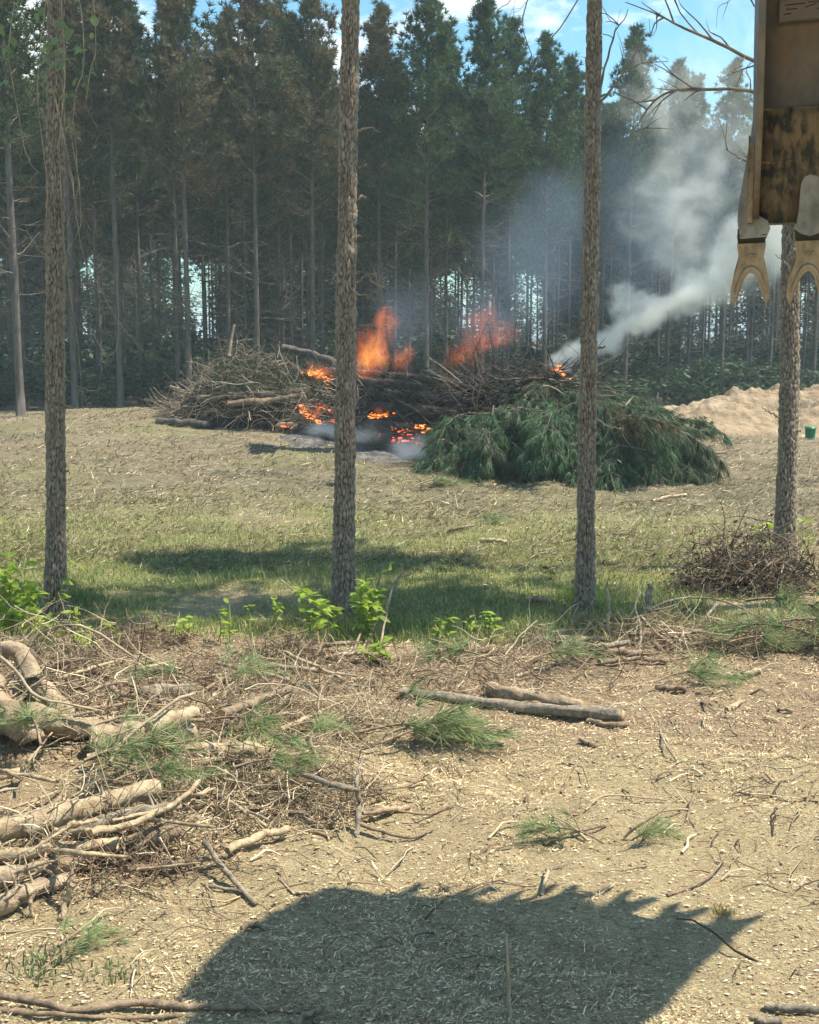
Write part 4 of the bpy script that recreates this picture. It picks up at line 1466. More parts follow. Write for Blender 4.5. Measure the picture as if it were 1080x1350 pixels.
tangle_obj("brush_tangle", "tangled dry twigs and rootlets heaped over the lower left logs", "brush", [
    (60, 900, 420, .9, .6, .5, (.25, .8), .005, BRN + PALE, .1),
    (40, 960, 300, .8, .5, .4, (.2, .6), .006, PALE + BRN, .1),
    (110, 1120, 260, .8, .3, .3, (.2, .7), .005, PALE, .1),
    (150, 960, 320, 1.0, .5, .4, (.2, .7), .0045, BRN + PALE, .1),
    (260, 900, 260, 1.1, .35, .3, (.2, .6), .0045, PALE + BRN, .15),
    (330, 960, 420, .8, .5, .38, (.2, .7), .0042, PALE, .25),
    (250, 1040, 300, .7, .4, .38, (.2, .6), .0048, PALE, .1),
    (330, 1080, 260, .6, .3, .22, (.2, .6), .0045, PALE, .1),
    (430, 1060, 330, .5, .35, .34, (.15, .55), .0036, BRN + PALE, .2),
    (440, 960, 360, .65, .5, .34, (.2, .6), .0038, PALE, .35),
    (60, 1160, 300, .6, .25, .2, (.15, .5), .0038, BRN + PALE, .1),
    (180, 1150, 200, .6, .25, .14, (.15, .5), .0035, BRN, .0),
    (500, 900, 220, 1.2, .5, .14, (.15, .5), .0042, PALE + BRN, .0),
    (390, 870, 260, 1.6, .35, .16, (.15, .5), .0042, BRN, .1),
    (150, 860, 220, 1.0, .3, .25, (.15, .5), .0042, BRN, .2),
])
tangle_obj("brush_debris", "dry twigs and bark strips strewn across the right-hand debris", "brush", [
    (720, 870, 260, 1.3, .6, .14, (.2, .7), .0045, PALE + BRN, .05),
    (850, 850, 320, 1.3, .6, .2, (.2, .8), .005, PALE + BRN, .1),
    (980, 850, 320, 1.3, .7, .2, (.2, .8), .005, BRN + PALE, .1),
    (1070, 850, 200, 1.0, .7, .25, (.2, .7), .005, BRN, .1),
    (640, 900, 200, 1.3, .4, .1, (.15, .5), .0045, PALE + BRN, .0),
])


def thing_tangle(name, label, cat, spec, leaves=0, group=None):
    px, py, n, ex, ey, ez, lr, rd, cols, up = spec
    c = G(px, py)
    root = empty(name, c)
    tag(root, label, cat, group)
    tb = TB()
    tangle(tb, n, c, (ex, ey, ez), lr, rd, cols, r, up=up)
    o = link("branches", tb.mesh("branches", [M['brush']], origin=c), root)
    if leaves:
        lt = TB()
        u = r.normal(0, .45, (leaves, 3)) * np.array([ex, ey, ez])
        u[:, 2] = np.abs(u[:, 2])
        d1 = unit(r.normal(0, 1, (leaves, 3)))
        d2 = unit(np.cross(d1, r.normal(0, 1, (leaves, 3))))
        s = r.uniform(.02, .05, (leaves, 1))
        V = np.stack([u - d1 * s, u + d2 * s * .5, u + d1 * s, u - d2 * s * .5], 1).reshape(-1, 3)
        V[:, 2] = np.maximum(V[:, 2], .01)
        lt.raw(V, Q=np.arange(len(V)).reshape(-1, 4))
        link("dry_leaves", lt.mesh("dry_leaves", [M['leaf_dry']]), root)
    return root


thing_tangle("brush_heap", "dark heap of twigs and dry leaves at the foot of the rightmost trunk", "brush heap",
             (985, 775, 620, .85, .6, .62, (.3, 1.0), .0075, [(.13, .09, .07), (.2, .15, .11), (.09, .07, .05), (.3, .25, .18)], .25), 1300)
thing_tangle("brush_heap", "brown clump of dead pine straw between the first two trunks", "brush clump",
             (378, 866, 300, .42, .3, .2, (.15, .35), .005, BRN, .3), 0)
thing_tangle("brush_heap", "low brown twig clump behind the left weeds", "brush clump",
             (180, 852, 220, .5, .3, .22, (.15, .4), .005, BRN, .3), 100)


# ------------------------------------------------------------------ pine sprigs on the ground
def sprig_mesh(name, seed, Ls, nt, kn, nl, nw, m, spread=.5, side=.35, wood='log_brown', droop=.12):
    r = np.random.default_rng(seed)
    tb = TB()
    st = TB()
    t = np.linspace(0, 1, 8)
    pts = np.stack([t * Ls, .08 * Ls * np.sin(t * 3 + seed), .04 + .10 * Ls * np.sin(pi * t)], -1)
    st.tube(pts, np.linspace(.009, .004, 8), 4)
    C, D = [], []
    for i in range(nt):
        s = r.uniform(.2, 1) ** .8
        f = s * 7
        a = int(min(6, f))
        p = pts[a] + (pts[a + 1] - pts[a]) * (f - a)
        dr = unit(pts[a + 1] - pts[a])
        if i % 3:
            off = unit(r.normal(0, 1, 3) * [.4, 1, .5] + dr * .7) * r.uniform(.15, 1) * side * Ls
            q = p + off
            q[2] = max(q[2], .03)
            st.tube(np.array([p, (p + q) / 2 + [0, 0, .02], q]), [.005, .004, .003], 3, cap=False)
            C.append(q)
            D.append(unit(off + dr * .2 * Ls))
        else:
            C.append(p)
            D.append(dr)
    V, T = needles(np.array(C), np.array(D), kn, nl, nw, spread, droop, r=r)
    V[:, 2] = np.maximum(V[:, 2], .005)
    tb.raw(V, T)
    return tb.mesh(name + "_needles", [M[m]]), st.mesh(name + "_stem", [M[wood]])


sprigs = [sprig_mesh("sprig", 700 + k, .55, 22, 26, .20, .0042, 'sprig') for k in range(4)]


def put_sprig(px, py, h, sc, rz, label, v=0, tilt=(0, 0)):
    p = G(px, py, h)
    root = empty("pine_sprig", p)
    root.scale = (sc, sc, sc)
    root.rotation_euler = (tilt[0], tilt[1], rz)
    tag(root, label, "pine sprig", "green pine sprigs lying in the debris")
    a, b = sprigs[v % 4]
    link("needles", a, root)
    link("stem", b, root)


for i, a in enumerate([
    (60, 990, .32, 1.15, 2.2, "blue-green pine sprig standing up at the left edge of the heap"),
    (110, 1010, .25, 1.1, .6, "pine sprig fanning right behind the thick peeled log"),
    (20, 1040, .22, 1.2, 2.8, "pine sprig at the left edge right behind the thick peeled log"),
    (150, 1035, .2, .9, .2, "pine sprig poking out beside the pale bent stick"),
    (80, 1040, .2, 1.2, 1.2, "dense green pine sprig in the middle of the left heap"),
    (270, 915, .3, 1.1, 1.0, "pine sprig lying over the grey-green log"),
    (255, 905, .3, .9, 2.6, "faded pine sprig beside the grey-green log"),
    (285, 955, .25, 1.1, -.8, "pine sprig hanging over the brown slanting log"),
    (310, 1020, .2, .9, .3, "small green sprig right of the pale split log"),
    (470, 975, .05, 1.5, .05, "long green pine sprig pointing right behind the centre tangle"),
    (500, 985, .04, 1.3, .3, "green pine sprig lowest beside the centre tangle"),
    (520, 970, .05, 1.2, -.2, "green pine sprig tip pointing right at the straight pale stick"),
    (660, 882, .05, 1.3, 2.8, "drab pine sprig mound left of the right-hand debris"),
    (690, 880, .08, 1.2, .6, "drab pine sprig standing at the debris' left end"),
    (990, 800, .25, 1.8, -1.0, "large green pine sprig below the brush heap"),
    (1015, 830, .2, 1.6, -.6, "green pine sprig drooping under the brush heap"),
    (960, 855, .1, 1.2, .2, "green sprig lying low before the dark pole"),
    (1060, 830, .2, 1.6, .5, "green pine sprig at the right edge of the debris"),
    (1075, 850, .1, 1.5, 2.6, "green sprig touching the right picture edge"),
    (860, 905, .03, 1.2, .1, "flattened green sprig before the right-hand debris"),
    (930, 900, .03, .9, 1.4, "small green sprig flattened by the short pale chunk"),
    (795, 1120, .02, .8, 2.7, "small pale green tuft of needles alone in the open soil"),
    (815, 1118, .02, .7, .5, "right half of the needle tuft alone in the open soil"),
    (545, 645, .05, 1.6, .4, "dark green sprig lying in the field below the embers"),
    (615, 690, .03, 1.0, .4, "tiny green sprig in the dry field left of the third trunk"),
    (50, 1285, .01, .7, 1.0, "faint green tuft at the lower left corner"),
    (390, 985, .3, .8, 1.0, "small sprig caught in the left tangle"),
]):
    put_sprig(*a[:5], a[5], i)


# ------------------------------------------------------------------ leafy weeds
def weed(px, py, hpx, nst, nleaf, ls, label, seed, lean=(0, 0), me=leafM, group="leafy weeds sprouting around the trunks", spread=.25, stemm='leaf'):
    r = np.random.default_rng(seed)
    c = G(px, py)
    Hh = hpx / FPX * c[1]
    root = empty("weed", c)
    tag(root, label, "weed", group)
    for k in range(nst):
        d = np.array([r.normal(0, spread) + lean[0], r.normal(0, spread * .6) + lean[1], 1.0])
        ln = Hh * r.uniform(.6, 1.0)
        b = np.array([r.normal(0, .08), r.normal(0, .05), -.02])
        s = spl([b, b + d * ln * .4 + r.normal(0, .02, 3), b + d * ln * .75 + r.normal(0, .03, 3), b + d * ln], 8)
        tb = TB()
        tb.tube(s, np.linspace(.006, .0025, 8), 4)
        link("stem", tb.mesh("weed_stem", [M['vine'] if stemm == 'vine' else M['leaf']]), root)
        m = max(2, int(nleaf * 1.4) // nst)
        for i in range(m):
            f = (r.uniform(.25, 1.0)) * 6.99
            a = int(f)
            p = s[a] + (s[a + 1] - s[a]) * (f - a)
            az = r.uniform(0, 6.28)
            put_leaf(root, p, np.array([cos(az), sin(az), r.uniform(-.3, .6)]), ls * r.uniform(.8, 1.5), me, r)
    return root


weed(42, 862, 135, 7, 80, .12, "bright yellow-green leafy weed just left of the leftmost trunk's foot", 901, lean=(-.05, 0), spread=.18)
w2 = weed(8, 850, 128, 6, 66, .14, "broad-leaved bright sapling at the left edge before the leftmost trunk", 902, lean=(.0, 0), spread=.2)
weed(100, 880, 100, 4, 36, .10, "yellow-green weed just right of the leftmost trunk's foot", 903, spread=.3)
weed(480, 850, 95, 7, 110, .10, "dense bright green weed clump against the second trunk's right foot", 904, spread=.3)
weed(492, 848, 135, 2, 16, .11, "tall thin sapling with a yellow leaf tuft right of the second trunk", 905, lean=(.08, 0), spread=.05, stemm='vine')
weed(420, 840, 72, 3, 22, .10, "sparse yellow-leaved weed left of the second trunk", 906, lean=(-.1, 0), spread=.3)
weed(648, 848, 48, 4, 34, .085, "small round bright weed in the grass between second and third trunks", 907, spread=.3)
weed(572, 848, 40, 3, 22, .07, "low weed in the grass between the second trunk and the round weed", 908, spread=.3)
weed(345, 840, 62, 3, 18, .08, "upright thin weed in the shade left of the second trunk", 909, spread=.15)
weed(243, 845, 55, 2, 12, .10, "small two-leaved weed in the shade between the first two trunks", 910, spread=.15)
weed(290, 850, 65, 2, 12, .08, "spindly weed with small yellow leaves in the shaded grass", 911, spread=.2)
weed(1000, 735, 62, 2, 26, .17, "broad-leaved sapling with drooping leaves beside the rightmost trunk", 912, lean=(-.05, 0), spread=.08)
weed(750, 790, 75, 2, 9, .09, "nearly bare thin weed just left of the third trunk", 913, spread=.12, me=leafD)
weed(500, 872, 40, 4, 30, .08, "low leafy weed in front of the bright clump at the second trunk", 914, spread=.4)
weed(140, 865, 55, 3, 24, .08, "small bright weed in front of the twig clump at left", 915, spread=.3)
weed(1062, 735, 60, 2, 14, .09, "thin weed clinging at the right of the rightmost trunk", 916, spread=.1)
for i, (a, b, c) in enumerate([((500, 860), (520, 770), (546, 756)), ((462, 870), (488, 800), (506, 745)), ((425, 812), (395, 785), (370, 765)), ((470, 868), (500, 815), (530, 755))]):
    stick(["pale bare stem slanting right at the second trunk's foot", "pale bare stem rising from the bright weed clump",
           "pale bare stem leaning left of the second trunk", "long bare stem slanting right over the weed clump"][i],
          [G(*a), P(*b, 12.4), P(*c, 12.4)], 1.9, 1.2, 'vine', "bare stems among the weeds")

# ------------------------------------------------------------------ soil mound and green drum


def build_mound():
    c = np.array([14.0, 39.6])
    nx, ny = 330, 150
    u = np.linspace(-1, 1, nx)
    v = np.linspace(-1, 1, ny)
    U, V_ = np.meshgrid(u, v)
    X = c[0] + U * 8.0
    Y = c[1] + V_ * 4.2
    prof = np.interp(X, [6, 7.0, 8.5, 10, 11.2, 12.8, 14, 18, 22], [0, 0, .62, 1.05, 1.12, 1.30, 1.42, 1.3, 0])
    cross = np.clip(1 - np.abs(V_ + .15 * fbm(X * .5, Y * .2, seed=91, o=2)) ** 1.6, 0, 1)
    Z = prof * cross * (1 + .28 * fbm(X * .9, Y * .9, seed=92, o=4)) + (.13 * fbm(X * 2.2, Y * 2.2, seed=94, o=5) - .16 * np.abs(fbm(X * 1.2, Y * .6, seed=95, o=4))) * cross
    Z = np.maximum(Z, -.12) + H(X, Y) - .03
    Z = np.where(prof * cross < .01, H(X, Y) - .1, Z)
    Vv = np.stack([X, Y, Z], -1).reshape(-1, 3)
    i = np.arange(ny - 1)[:, None] * nx
    j = np.arange(nx - 1)[None]
    Q = np.stack([i + j, i + j + 1, i + nx + j + 1, i + nx + j], -1).reshape(-1, 4)
    org = np.array([c[0], c[1], 0])
    me = mesh_np("soil_mound", Vv - org, [Q], [M['mound']], smooth=True)
    o = link("soil_mound", me, loc=org)
    tag(o, "long pale mound of dumped sandy soil at the right before the forest", "soil mound")


build_mound()


def build_drum():
    c = G(1068, 580)
    c[2] = HS(c[0], c[1])
    root = empty("bucket", c)
    tag(root, "small green plastic bucket standing before the soil mound at the right edge", "bucket")
    tb = TB()
    tb.tube(np.array([[0, 0, 0], [0, 0, .1], [0, 0, .34], [0, 0, .36]]), [.13, .135, .155, .165], 16)
    link("body", tb.mesh("drum_body", [M['green_plastic']]), root)
    tb = TB()
    tb.tube(np.array([[0, 0, .345], [0, 0, .385]]), [.172, .172], 16)
    link("rim", tb.mesh("drum_rim", [M['green_plastic']]), root)


build_drum()

# ------------------------------------------------------------------ burn pile


def pile_top(px):
    return np.interp(px, [205, 240, 275, 310, 345, 400, 430, 470, 540, 600, 650, 700, 740, 790, 830, 870, 905, 940],
                     [560, 520, 490, 462, 470, 492, 490, 498, 502, 502, 500, 500, 500, 512, 520, 545, 590, 635])


def pile_bot(px):
    return np.interp(px, [205, 300, 400, 460, 540, 600, 700, 800, 900, 940], [560, 567, 572, 585, 600, 615, 625, 632, 634, 636])


def pile_base(px):
    return G(px, pile_bot(px))


# core of dense dark brush under everything, one lumpy solid
def build_core():
    pxs = np.linspace(222, 905, 60)
    m = 14
    V = []
    rr = np.random.default_rng(3)
    for k, px in enumerate(pxs):
        b = pile_base(px)
        hgt = (pile_bot(px) - pile_top(px)) / FPX * (b[1] + 1.2) * (.86 if px < 640 else .78)
        hgt = max(hgt, .1)
        dep = 1.3 + hgt * .9
        for j in range(m):
            t = j / (m - 1)
            a = pi * t
            rad = 1 + .12 * float(fbm(np.array([px * .02]), np.array([t * 4]), seed=6, o=3)[0])
            V.append([b[0] * (1 + (1 - cos(a)) * dep / 2 / b[1]), b[1] + .25 + (1 - cos(a)) * dep * .5 / rad, HS(b[0], b[1]) - .1 + sin(a) ** .8 * hgt * rad * .98])
    V = np.array(V)
    n = len(pxs)
    i = np.arange(n - 1)[:, None] * m
    j = np.arange(m - 1)[None]
    Q = np.stack([i + j, i + j + 1, i + m + j + 1, i + m + j], -1).reshape(-1, 4)
    o = link("brush_core", mesh_np("brush_core", V, [Q], [mat('core_brush', (.045, .037, .03), .95, (.015, .013, .012), 2.5, bump=1.0, bscale=8)], smooth=False))
    tag(o, "dark packed brush and earth filling the inside of the burn pile", "brush", kind='stuff')


build_core()


def on_pile(px, py, out=0.15):
    """world point on the front surface of the pile seen at px,py"""
    b = pile_base(px)
    t = np.clip((pile_bot(px) - py) / max(8.0, pile_bot(px) - pile_top(px)), 0, 1.1)
    dep = .1 + 1.5 * t ** 1.6 - out
    return P(px, py, b[1] + dep)


# brown brush on the left part
tb = TB()
rb = np.random.default_rng(44)
for i in range(2500):
    px = rb.uniform(215, 480)
    ty = rb.uniform(0, 1) ** .8
    top = pile_top(px) - 6
    py = top + ty * (pile_bot(px) - 14 - top)
    if 235 < px < 385 and 522 < py < 560 and rb.uniform() < .8:
        continue
    p = on_pile(px, py, .1 + rb.uniform(0, .35))
    d = unit(np.array([rb.normal(0, 1) - .5, rb.normal(0, .6) - .3, rb.normal(0, .55)]))
    ln = rb.uniform(.4, 1.5)
    pts = [p - d * ln * .4]
    cv = rb.normal(0, .15, 3) + np.array([0, 0, -.05])
    for s in range(6):
        d = unit(d + cv + rb.normal(0, .12, 3))
        pts.append(pts[-1] + d * ln / 6)
    pts = np.array(pts)
    pts[:, 2] = np.maximum(pts[:, 2], HV(pts[:, 0], pts[:, 1]) + .02)
    rr = rb.uniform(.006, .017)
    col = [(.24, .19, .13), (.32, .26, .19), (.16, .12, .09), (.42, .36, .27), (.08, .06, .045)][rb.integers(0, 5)]
    tb.tube(pts, np.linspace(rr, rr * .3, 7), 3, cap=False, col=col)
o = link("root_brush", tb.mesh("root_brush", [M['brush']]))
tag(o, "matted dry roots and twigs covering the left end of the burn pile", "brush", kind='stuff')

GB = "charred and brown logs in the burn pile"


def pile_log(name, label, cat, pts, r0, r1, m, out=.3, stubs=2, jit=.08):
    W_ = [on_pile(a, b, out) for a, b in pts]
    return log_obj(name, label, cat, [w for w in W_], r0, r1, m, GB, cut=False, stubs=stubs, jit=jit, gn=.03, n=14, k=9)


for k, (lab, pts, a, b, m) in enumerate([
    ("brown trunk slanting down right at the top of the root heap", [(372, 458), (410, 466), (445, 480), (480, 492)], 4.8, 4.4, 'bark_far'),
    ("grey trunk lying level across the left root heap", [(262, 526), (320, 521), (375, 518), (410, 513)], 6, 4.5, 'twig_dead'),
    ("second brown trunk just beneath the grey trunk", [(300, 532), (350, 528), (400, 520)], 4, 4, 'log_brown'),
    ("low dark log poking out at the far left of the pile", [(208, 556), (240, 556), (275, 560)], 4.5, 5, 'bark_far'),
    ("upright forked stump on top of the left root heap", [(302, 470), (305, 446), (309, 428)], 2.4, 1.3, 'twig_dead'),
    ("charred trunk, uppermost of the black logs right of the middle trunk", [(430, 488), (500, 493), (560, 500), (625, 505)], 4.5, 4, 'char'),
    ("charred trunk, second from the top behind the middle trunk", [(455, 503), (520, 507), (580, 512), (640, 512)], 6.5, 5, 'char'),
    ("charred trunk, third from the top in the black stack", [(450, 518), (510, 520), (570, 524), (620, 530)], 7, 5.5, 'char'),
    ("charred trunk, fourth in the black stack over the glowing embers", [(445, 533), (500, 536), (560, 540), (600, 546)], 7, 6, 'char'),
    ("charred trunk lying lowest above the pink embers", [(470, 556), (520, 562), (570, 566)], 6, 5, 'char'),
    ("dark thin pole poking left from the black stack", [(400, 490), (440, 500), (500, 505)], 3, 3, 'char'),
    ("blackened pole crossing the stack near the second flame", [(560, 488), (600, 505), (650, 520)], 3.5, 3, 'char'),
    ("blackened log end between embers and the left brush", [(385, 530), (420, 540), (450, 548)], 5, 6, 'char'),
    ("charred log under the left ember streak", [(395, 560), (430, 565), (460, 570)], 4.5, 5, 'char'),
    ("dark log lying on top near the smoke's source", [(680, 505), (715, 497), (755, 492)], 4, 4.5, 'char'),
    ("brown log stub on top beside the smoke's source", [(690, 516), (722, 514), (748, 508)], 4, 4, 'log_brown'),
    ("small brown chunk on the ash below the left embers", [(365, 566), (378, 560), (392, 563)], 4.5, 4, 'log_brown'),
]):
    pile_log("log" if k != 4 else "stump", lab, "log" if k != 4 else "stump", pts, a, b, m, out=.3 + .05 * (k % 3))

# thin black branches in the middle and over the top
tb = TB()
for i in range(620):
    if i < 420:
        px = rb.uniform(440, 660)
        py = rb.uniform(pile_top(px) - 4, pile_top(px) + 75)
        cc = [(.03, .027, .025), (.06, .05, .045), (.10, .085, .075)]
    else:
        px = rb.uniform(600, 780)
        py = rb.uniform(pile_top(px) - 14, pile_top(px) + 20)
        cc = [(.07, .055, .045), (.12, .095, .075), (.04, .035, .03)]
    p = on_pile(px, py, .15 + rb.uniform(0, .4))
    d = unit(np.array([rb.normal(0, 1), rb.normal(0, .4), rb.normal(0, .4) + .12]))
    ln = rb.uniform(.4, 1.5)
    pts = [p]
    for s in range(5):
        d = unit(d + rb.normal(0, .16, 3) + np.array([0, 0, .03]))
        pts.append(pts[-1] + d * ln / 5)
    rr = rb.uniform(.008, .02)
    tb.tube(np.array(pts), np.linspace(rr, rr * .3, 6), 3, cap=False, col=cc[rb.integers(0, 3)])
o = link("burnt_twigs", tb.mesh("burnt_twigs", [M['brush']]))
tag(o, "blackened twigs bristling over the middle and top of the burn pile", "brush", kind='stuff')


# green boughs
def bough_mesh(seed):
    r = np.random.default_rng(seed)
    Ls = 1.7
    st = TB()
    t = np.linspace(0, 1, 9)
    pts = np.stack([t * Ls, .10 * np.sin(t * 3 + seed), .18 * np.sin(pi * t * .9) - .55 * t ** 2], -1)
    st.tube(pts, np.linspace(.018, .006, 9), 4)
    C, D = [], []
    for i in range(44):
        s = r.uniform(.1, 1)
        f = s * 8
        a = int(min(7, f))
        p = pts[a] + (pts[a + 1] - pts[a]) * (f - a)
        dr = unit(pts[a + 1] - pts[a])
        off = unit(r.normal(0, 1, 3) * [.3, 1, .35] + dr * .9 + np.array([0, 0, -.25])) * r.uniform(.1, .55) * (1.15 - .5 * s)
        q = p + off
        mid = (p + q) / 2 + [0, 0, .03]
        if i % 2 == 0:
            st.tube(np.array([p, mid, q]), [.007, .005, .004], 3, cap=False)
        for w in (.45, .75, 1.0):
            C.append(p + off * w)
            D.append(unit(off + dr * .2 + np.array([0, 0, -.35 * w])))
    V, T = needles(np.array(C), np.array(D), 13, .25, .014, .42, .28, r=r)
    tb = TB()
    tb.raw(V, T)
    return tb.mesh("bough_needles", [M['bough']]), st.mesh("bough_stem", [M['twig_dead']])


boughs = [bough_mesh(800 + k) for k in range(6)]
for k in (1, 3, 5):
    me_ = boughs[k][0]
    me_.materials.clear()
    me_.materials.append(M['bough2'] if k < 5 else M['bough_brown'])
GBG = "green pine boughs draped over the burn pile"


def put_bough(px, py, sc, az, pitch, label, v, out=.35, roll=0):
    p = on_pile(px, py, out)
    root = empty("pine_bough", p)
    root.rotation_euler = Matrix.Rotation(az, 4, 'Z').to_3x3().to_4x4().to_euler() if False else (roll, pitch, az)
    root.scale = (sc, sc, sc)
    tag(root, label, "pine bough", GBG)
    a, b = boughs[v % 6]
    link("needles", a, root)
    link("stem", b, root)


nb = 0
for i in range(265):
    u = rb.uniform(0, 1)
    px = 560 + 325 * u ** .9
    top, bot = pile_top(px), pile_bot(px)
    py = top + 8 + (bot - 16 - top) * rb.uniform(0, 1) ** .85
    if px < 700 and py < 528 + (700 - px) * .12:
        continue
    cl = float(vnoise(np.array([px * .03]), np.array([py * .035]), seed=19)[0])
    if cl < -.28 and rb.uniform() < .75:
        continue
    # outward and downwards, leaning right as the pile runs down
    az = -pi / 2 + (px - 700) / 260 * 1.0 + 1.3 * cl + rb.normal(0, .3)
    if px > 850:
        az += .3
    pit = radians(rb.normal(26, 18))
    sc = rb.uniform(.5, 1.15) * (1.0 if px < 820 else .75)
    v = int(rb.integers(0, 5)) if rb.uniform() < .9 else 5
    zone = ("over the embers' right side" if px < 640 else "on the steep middle face of the pile" if px < 740 else "around the third trunk" if px < 830 else "trailing down the pile's right end")
    lev = "high" if py < top + (bot - top) * .33 else "midway" if py < top + (bot - top) * .66 else "low"
    put_bough(px, py, sc, az, pit, "dark green pine bough %s %s" % (lev, zone), v, rb.uniform(.1, .5))
    nb += 1
for i in range(75):
    px = rb.uniform(700, 880)
    top = pile_top(px)
    py = top + rb.uniform(2, 40)
    az = rb.normal(-.9 if px > 760 else -1.6, .8)
    put_bough(px, py, rb.uniform(.55, .85), az, radians(rb.normal(18, 14)), "dark green pine bough along the crest of the pile %s" % ("left of the third trunk" if px < 770 else "right of the third trunk"), int(rb.integers(0, 5)), rb.uniform(-.5, .15))
for (px, py, az, sc) in [(500, 592, -1.2, .55), (520, 600, -.9, .6), (485, 598, -2.0, .5), (510, 606, -1.6, .5), (535, 606, -.5, .5)]:
    p = on_pile(px, py, .5)
    put_bough(px, py, sc, az, .3, "small green pine bough lying alone below the embers right of the second trunk", int(rb.integers(0, 5)), .55)
# bare sticks poking out of the boughs
for i in range(34):
    px = rb.uniform(590, 880)
    top, bot = pile_top(px), pile_bot(px)
    py = rb.uniform(top, bot - 12)
    p = on_pile(px, py, .55)
    d = unit(np.array([rb.normal(0, 1), -.7, rb.normal(.2, .5)]))
    ln = rb.uniform(.35, 1.1)
    stick("bare stick poking out of the green boughs on the burn pile", [p - d * .4, p + d * ln * .5 + rb.normal(0, .05, 3), p + d * ln], 1.1, .5, ('vine', 'log_brown', 'twig_dead')[i % 3], "bare sticks poking out of the boughs")
# faded boughs in the left heap
tb = TB()
C, D = [], []
for i in range(560):
    px = rb.uniform(280, 430)
    py = rb.uniform(pile_top(px) + 2, 515)
    p = on_pile(px, py, .2 + rb.uniform(0, .3))
    C.append(p)
    D.append(unit([rb.normal(0, 1), -.4, rb.normal(-.3, .5)]))
V, T = needles(np.array(C), np.array(D), 12, .26, .016, .6, .2, r=rb)
tb.raw(V, T)
o = link("wilted_needles", tb.mesh("wilted_needles", [M['needle_olive']]))
tag(o, "wilted olive needles matted on top of the left root heap", "pine needles", kind='stuff')


# ash patches: low lumpy sheets
def patch(name, label, px0, px1, py0, py1, m, seed, kind='stuff', lift=.03):
    r = np.random.default_rng(seed)
    a = G((px0 + px1) / 2, (py0 + py1) / 2)
    L_, R_ = G(px0, (py0 + py1) / 2), G(px1, (py0 + py1) / 2)
    F_, B_ = G((px0 + px1) / 2, py1), G((px0 + px1) / 2, py0)
    rx = (R_[0] - L_[0]) / 2
    ry = (B_[1] - F_[1]) / 2
    c = np.array([(L_[0] + R_[0]) / 2, (F_[1] + B_[1]) / 2])
    nr, na = 10, 40
    V = [[c[0], c[1], HS(c[0], c[1]) + lift * 2]]
    for i in range(1, nr + 1):
        for j in range(na):
            an = j * 2 * pi / na
            w = 1 + .25 * float(fbm(np.array([cos(an) * 2]), np.array([sin(an) * 2]), seed=seed, o=3)[0])
            q = i / nr
            x, y = c[0] + rx * q * w * cos(an), c[1] + ry * q * w * sin(an)
            V.append([x, y, HS(x, y) + lift * 2 * (1 - q ** 2) + lift * .5 * float(fbm(np.array([x * 5]), np.array([y * 5]), seed=seed)[0]) * (1 - q) - .01 * (q == 1) + .004])
    T = [[0, 1 + j, 1 + (j + 1) % na] for j in range(na)]
    Q = []
    for i in range(nr - 1):
        for j in range(na):
            b = 1 + i * na
            Q.append([b + j, b + (j + 1) % na, b + na + (j + 1) % na, b + na + j])
    o = link(name, mesh_np(name, np.array(V), [np.array(T), np.array(Q)], [m], smooth=True))
    tag(o, label, "ash", kind=kind)


patch("ash", "pale grey ash spread before the embers left of the second trunk", 375, 470, 563, 592, M['ash'], 5)
patch("ash", "pale grey ash spread under the pink embers right of the second trunk", 465, 600, 578, 612, M['ash'], 8)


# embers: glowing lumpy cracks
def embers(name, label, pts, n, wpx, m, seed):
    r = np.random.default_rng(seed)
    tb = TB()
    n = int(n * 1.9)
    q = spl([np.array(p + (0,)) for p in pts], n)
    for i in range(n):
        sp_ = wpx * (1.0 if r.uniform() < .6 else 2.4)
        px, py = q[i][0] + r.normal(0, sp_), q[i][1] + r.normal(0, sp_ * .6)
        p = on_pile(px, py, .52 + r.uniform(0, .12))
        s = r.gamma(1.6, .5) * .9 / FPX * p[1]
        k = 6
        # irregular lump
        v = unit(r.normal(0, 1, (8, 3))) * s * r.uniform(.5, 1.4, (8, 1)) * np.array([1.8, .6, .8])
        import itertools
        base = np.array(list(itertools.product((-1, 1), repeat=3))) * s * np.array([1.7, .6, .7]) * r.uniform(.4, 1.1, (8, 3)) + p
        tb.raw(base, Q=np.array([[0, 1, 3, 2], [4, 6, 7, 5], [0, 4, 5, 1], [2, 3, 7, 6], [0, 2, 6, 4], [1, 5, 7, 3]]))
    o = link(name, tb.mesh(name, [m]))
    tag(o, label, "embers", kind='stuff')


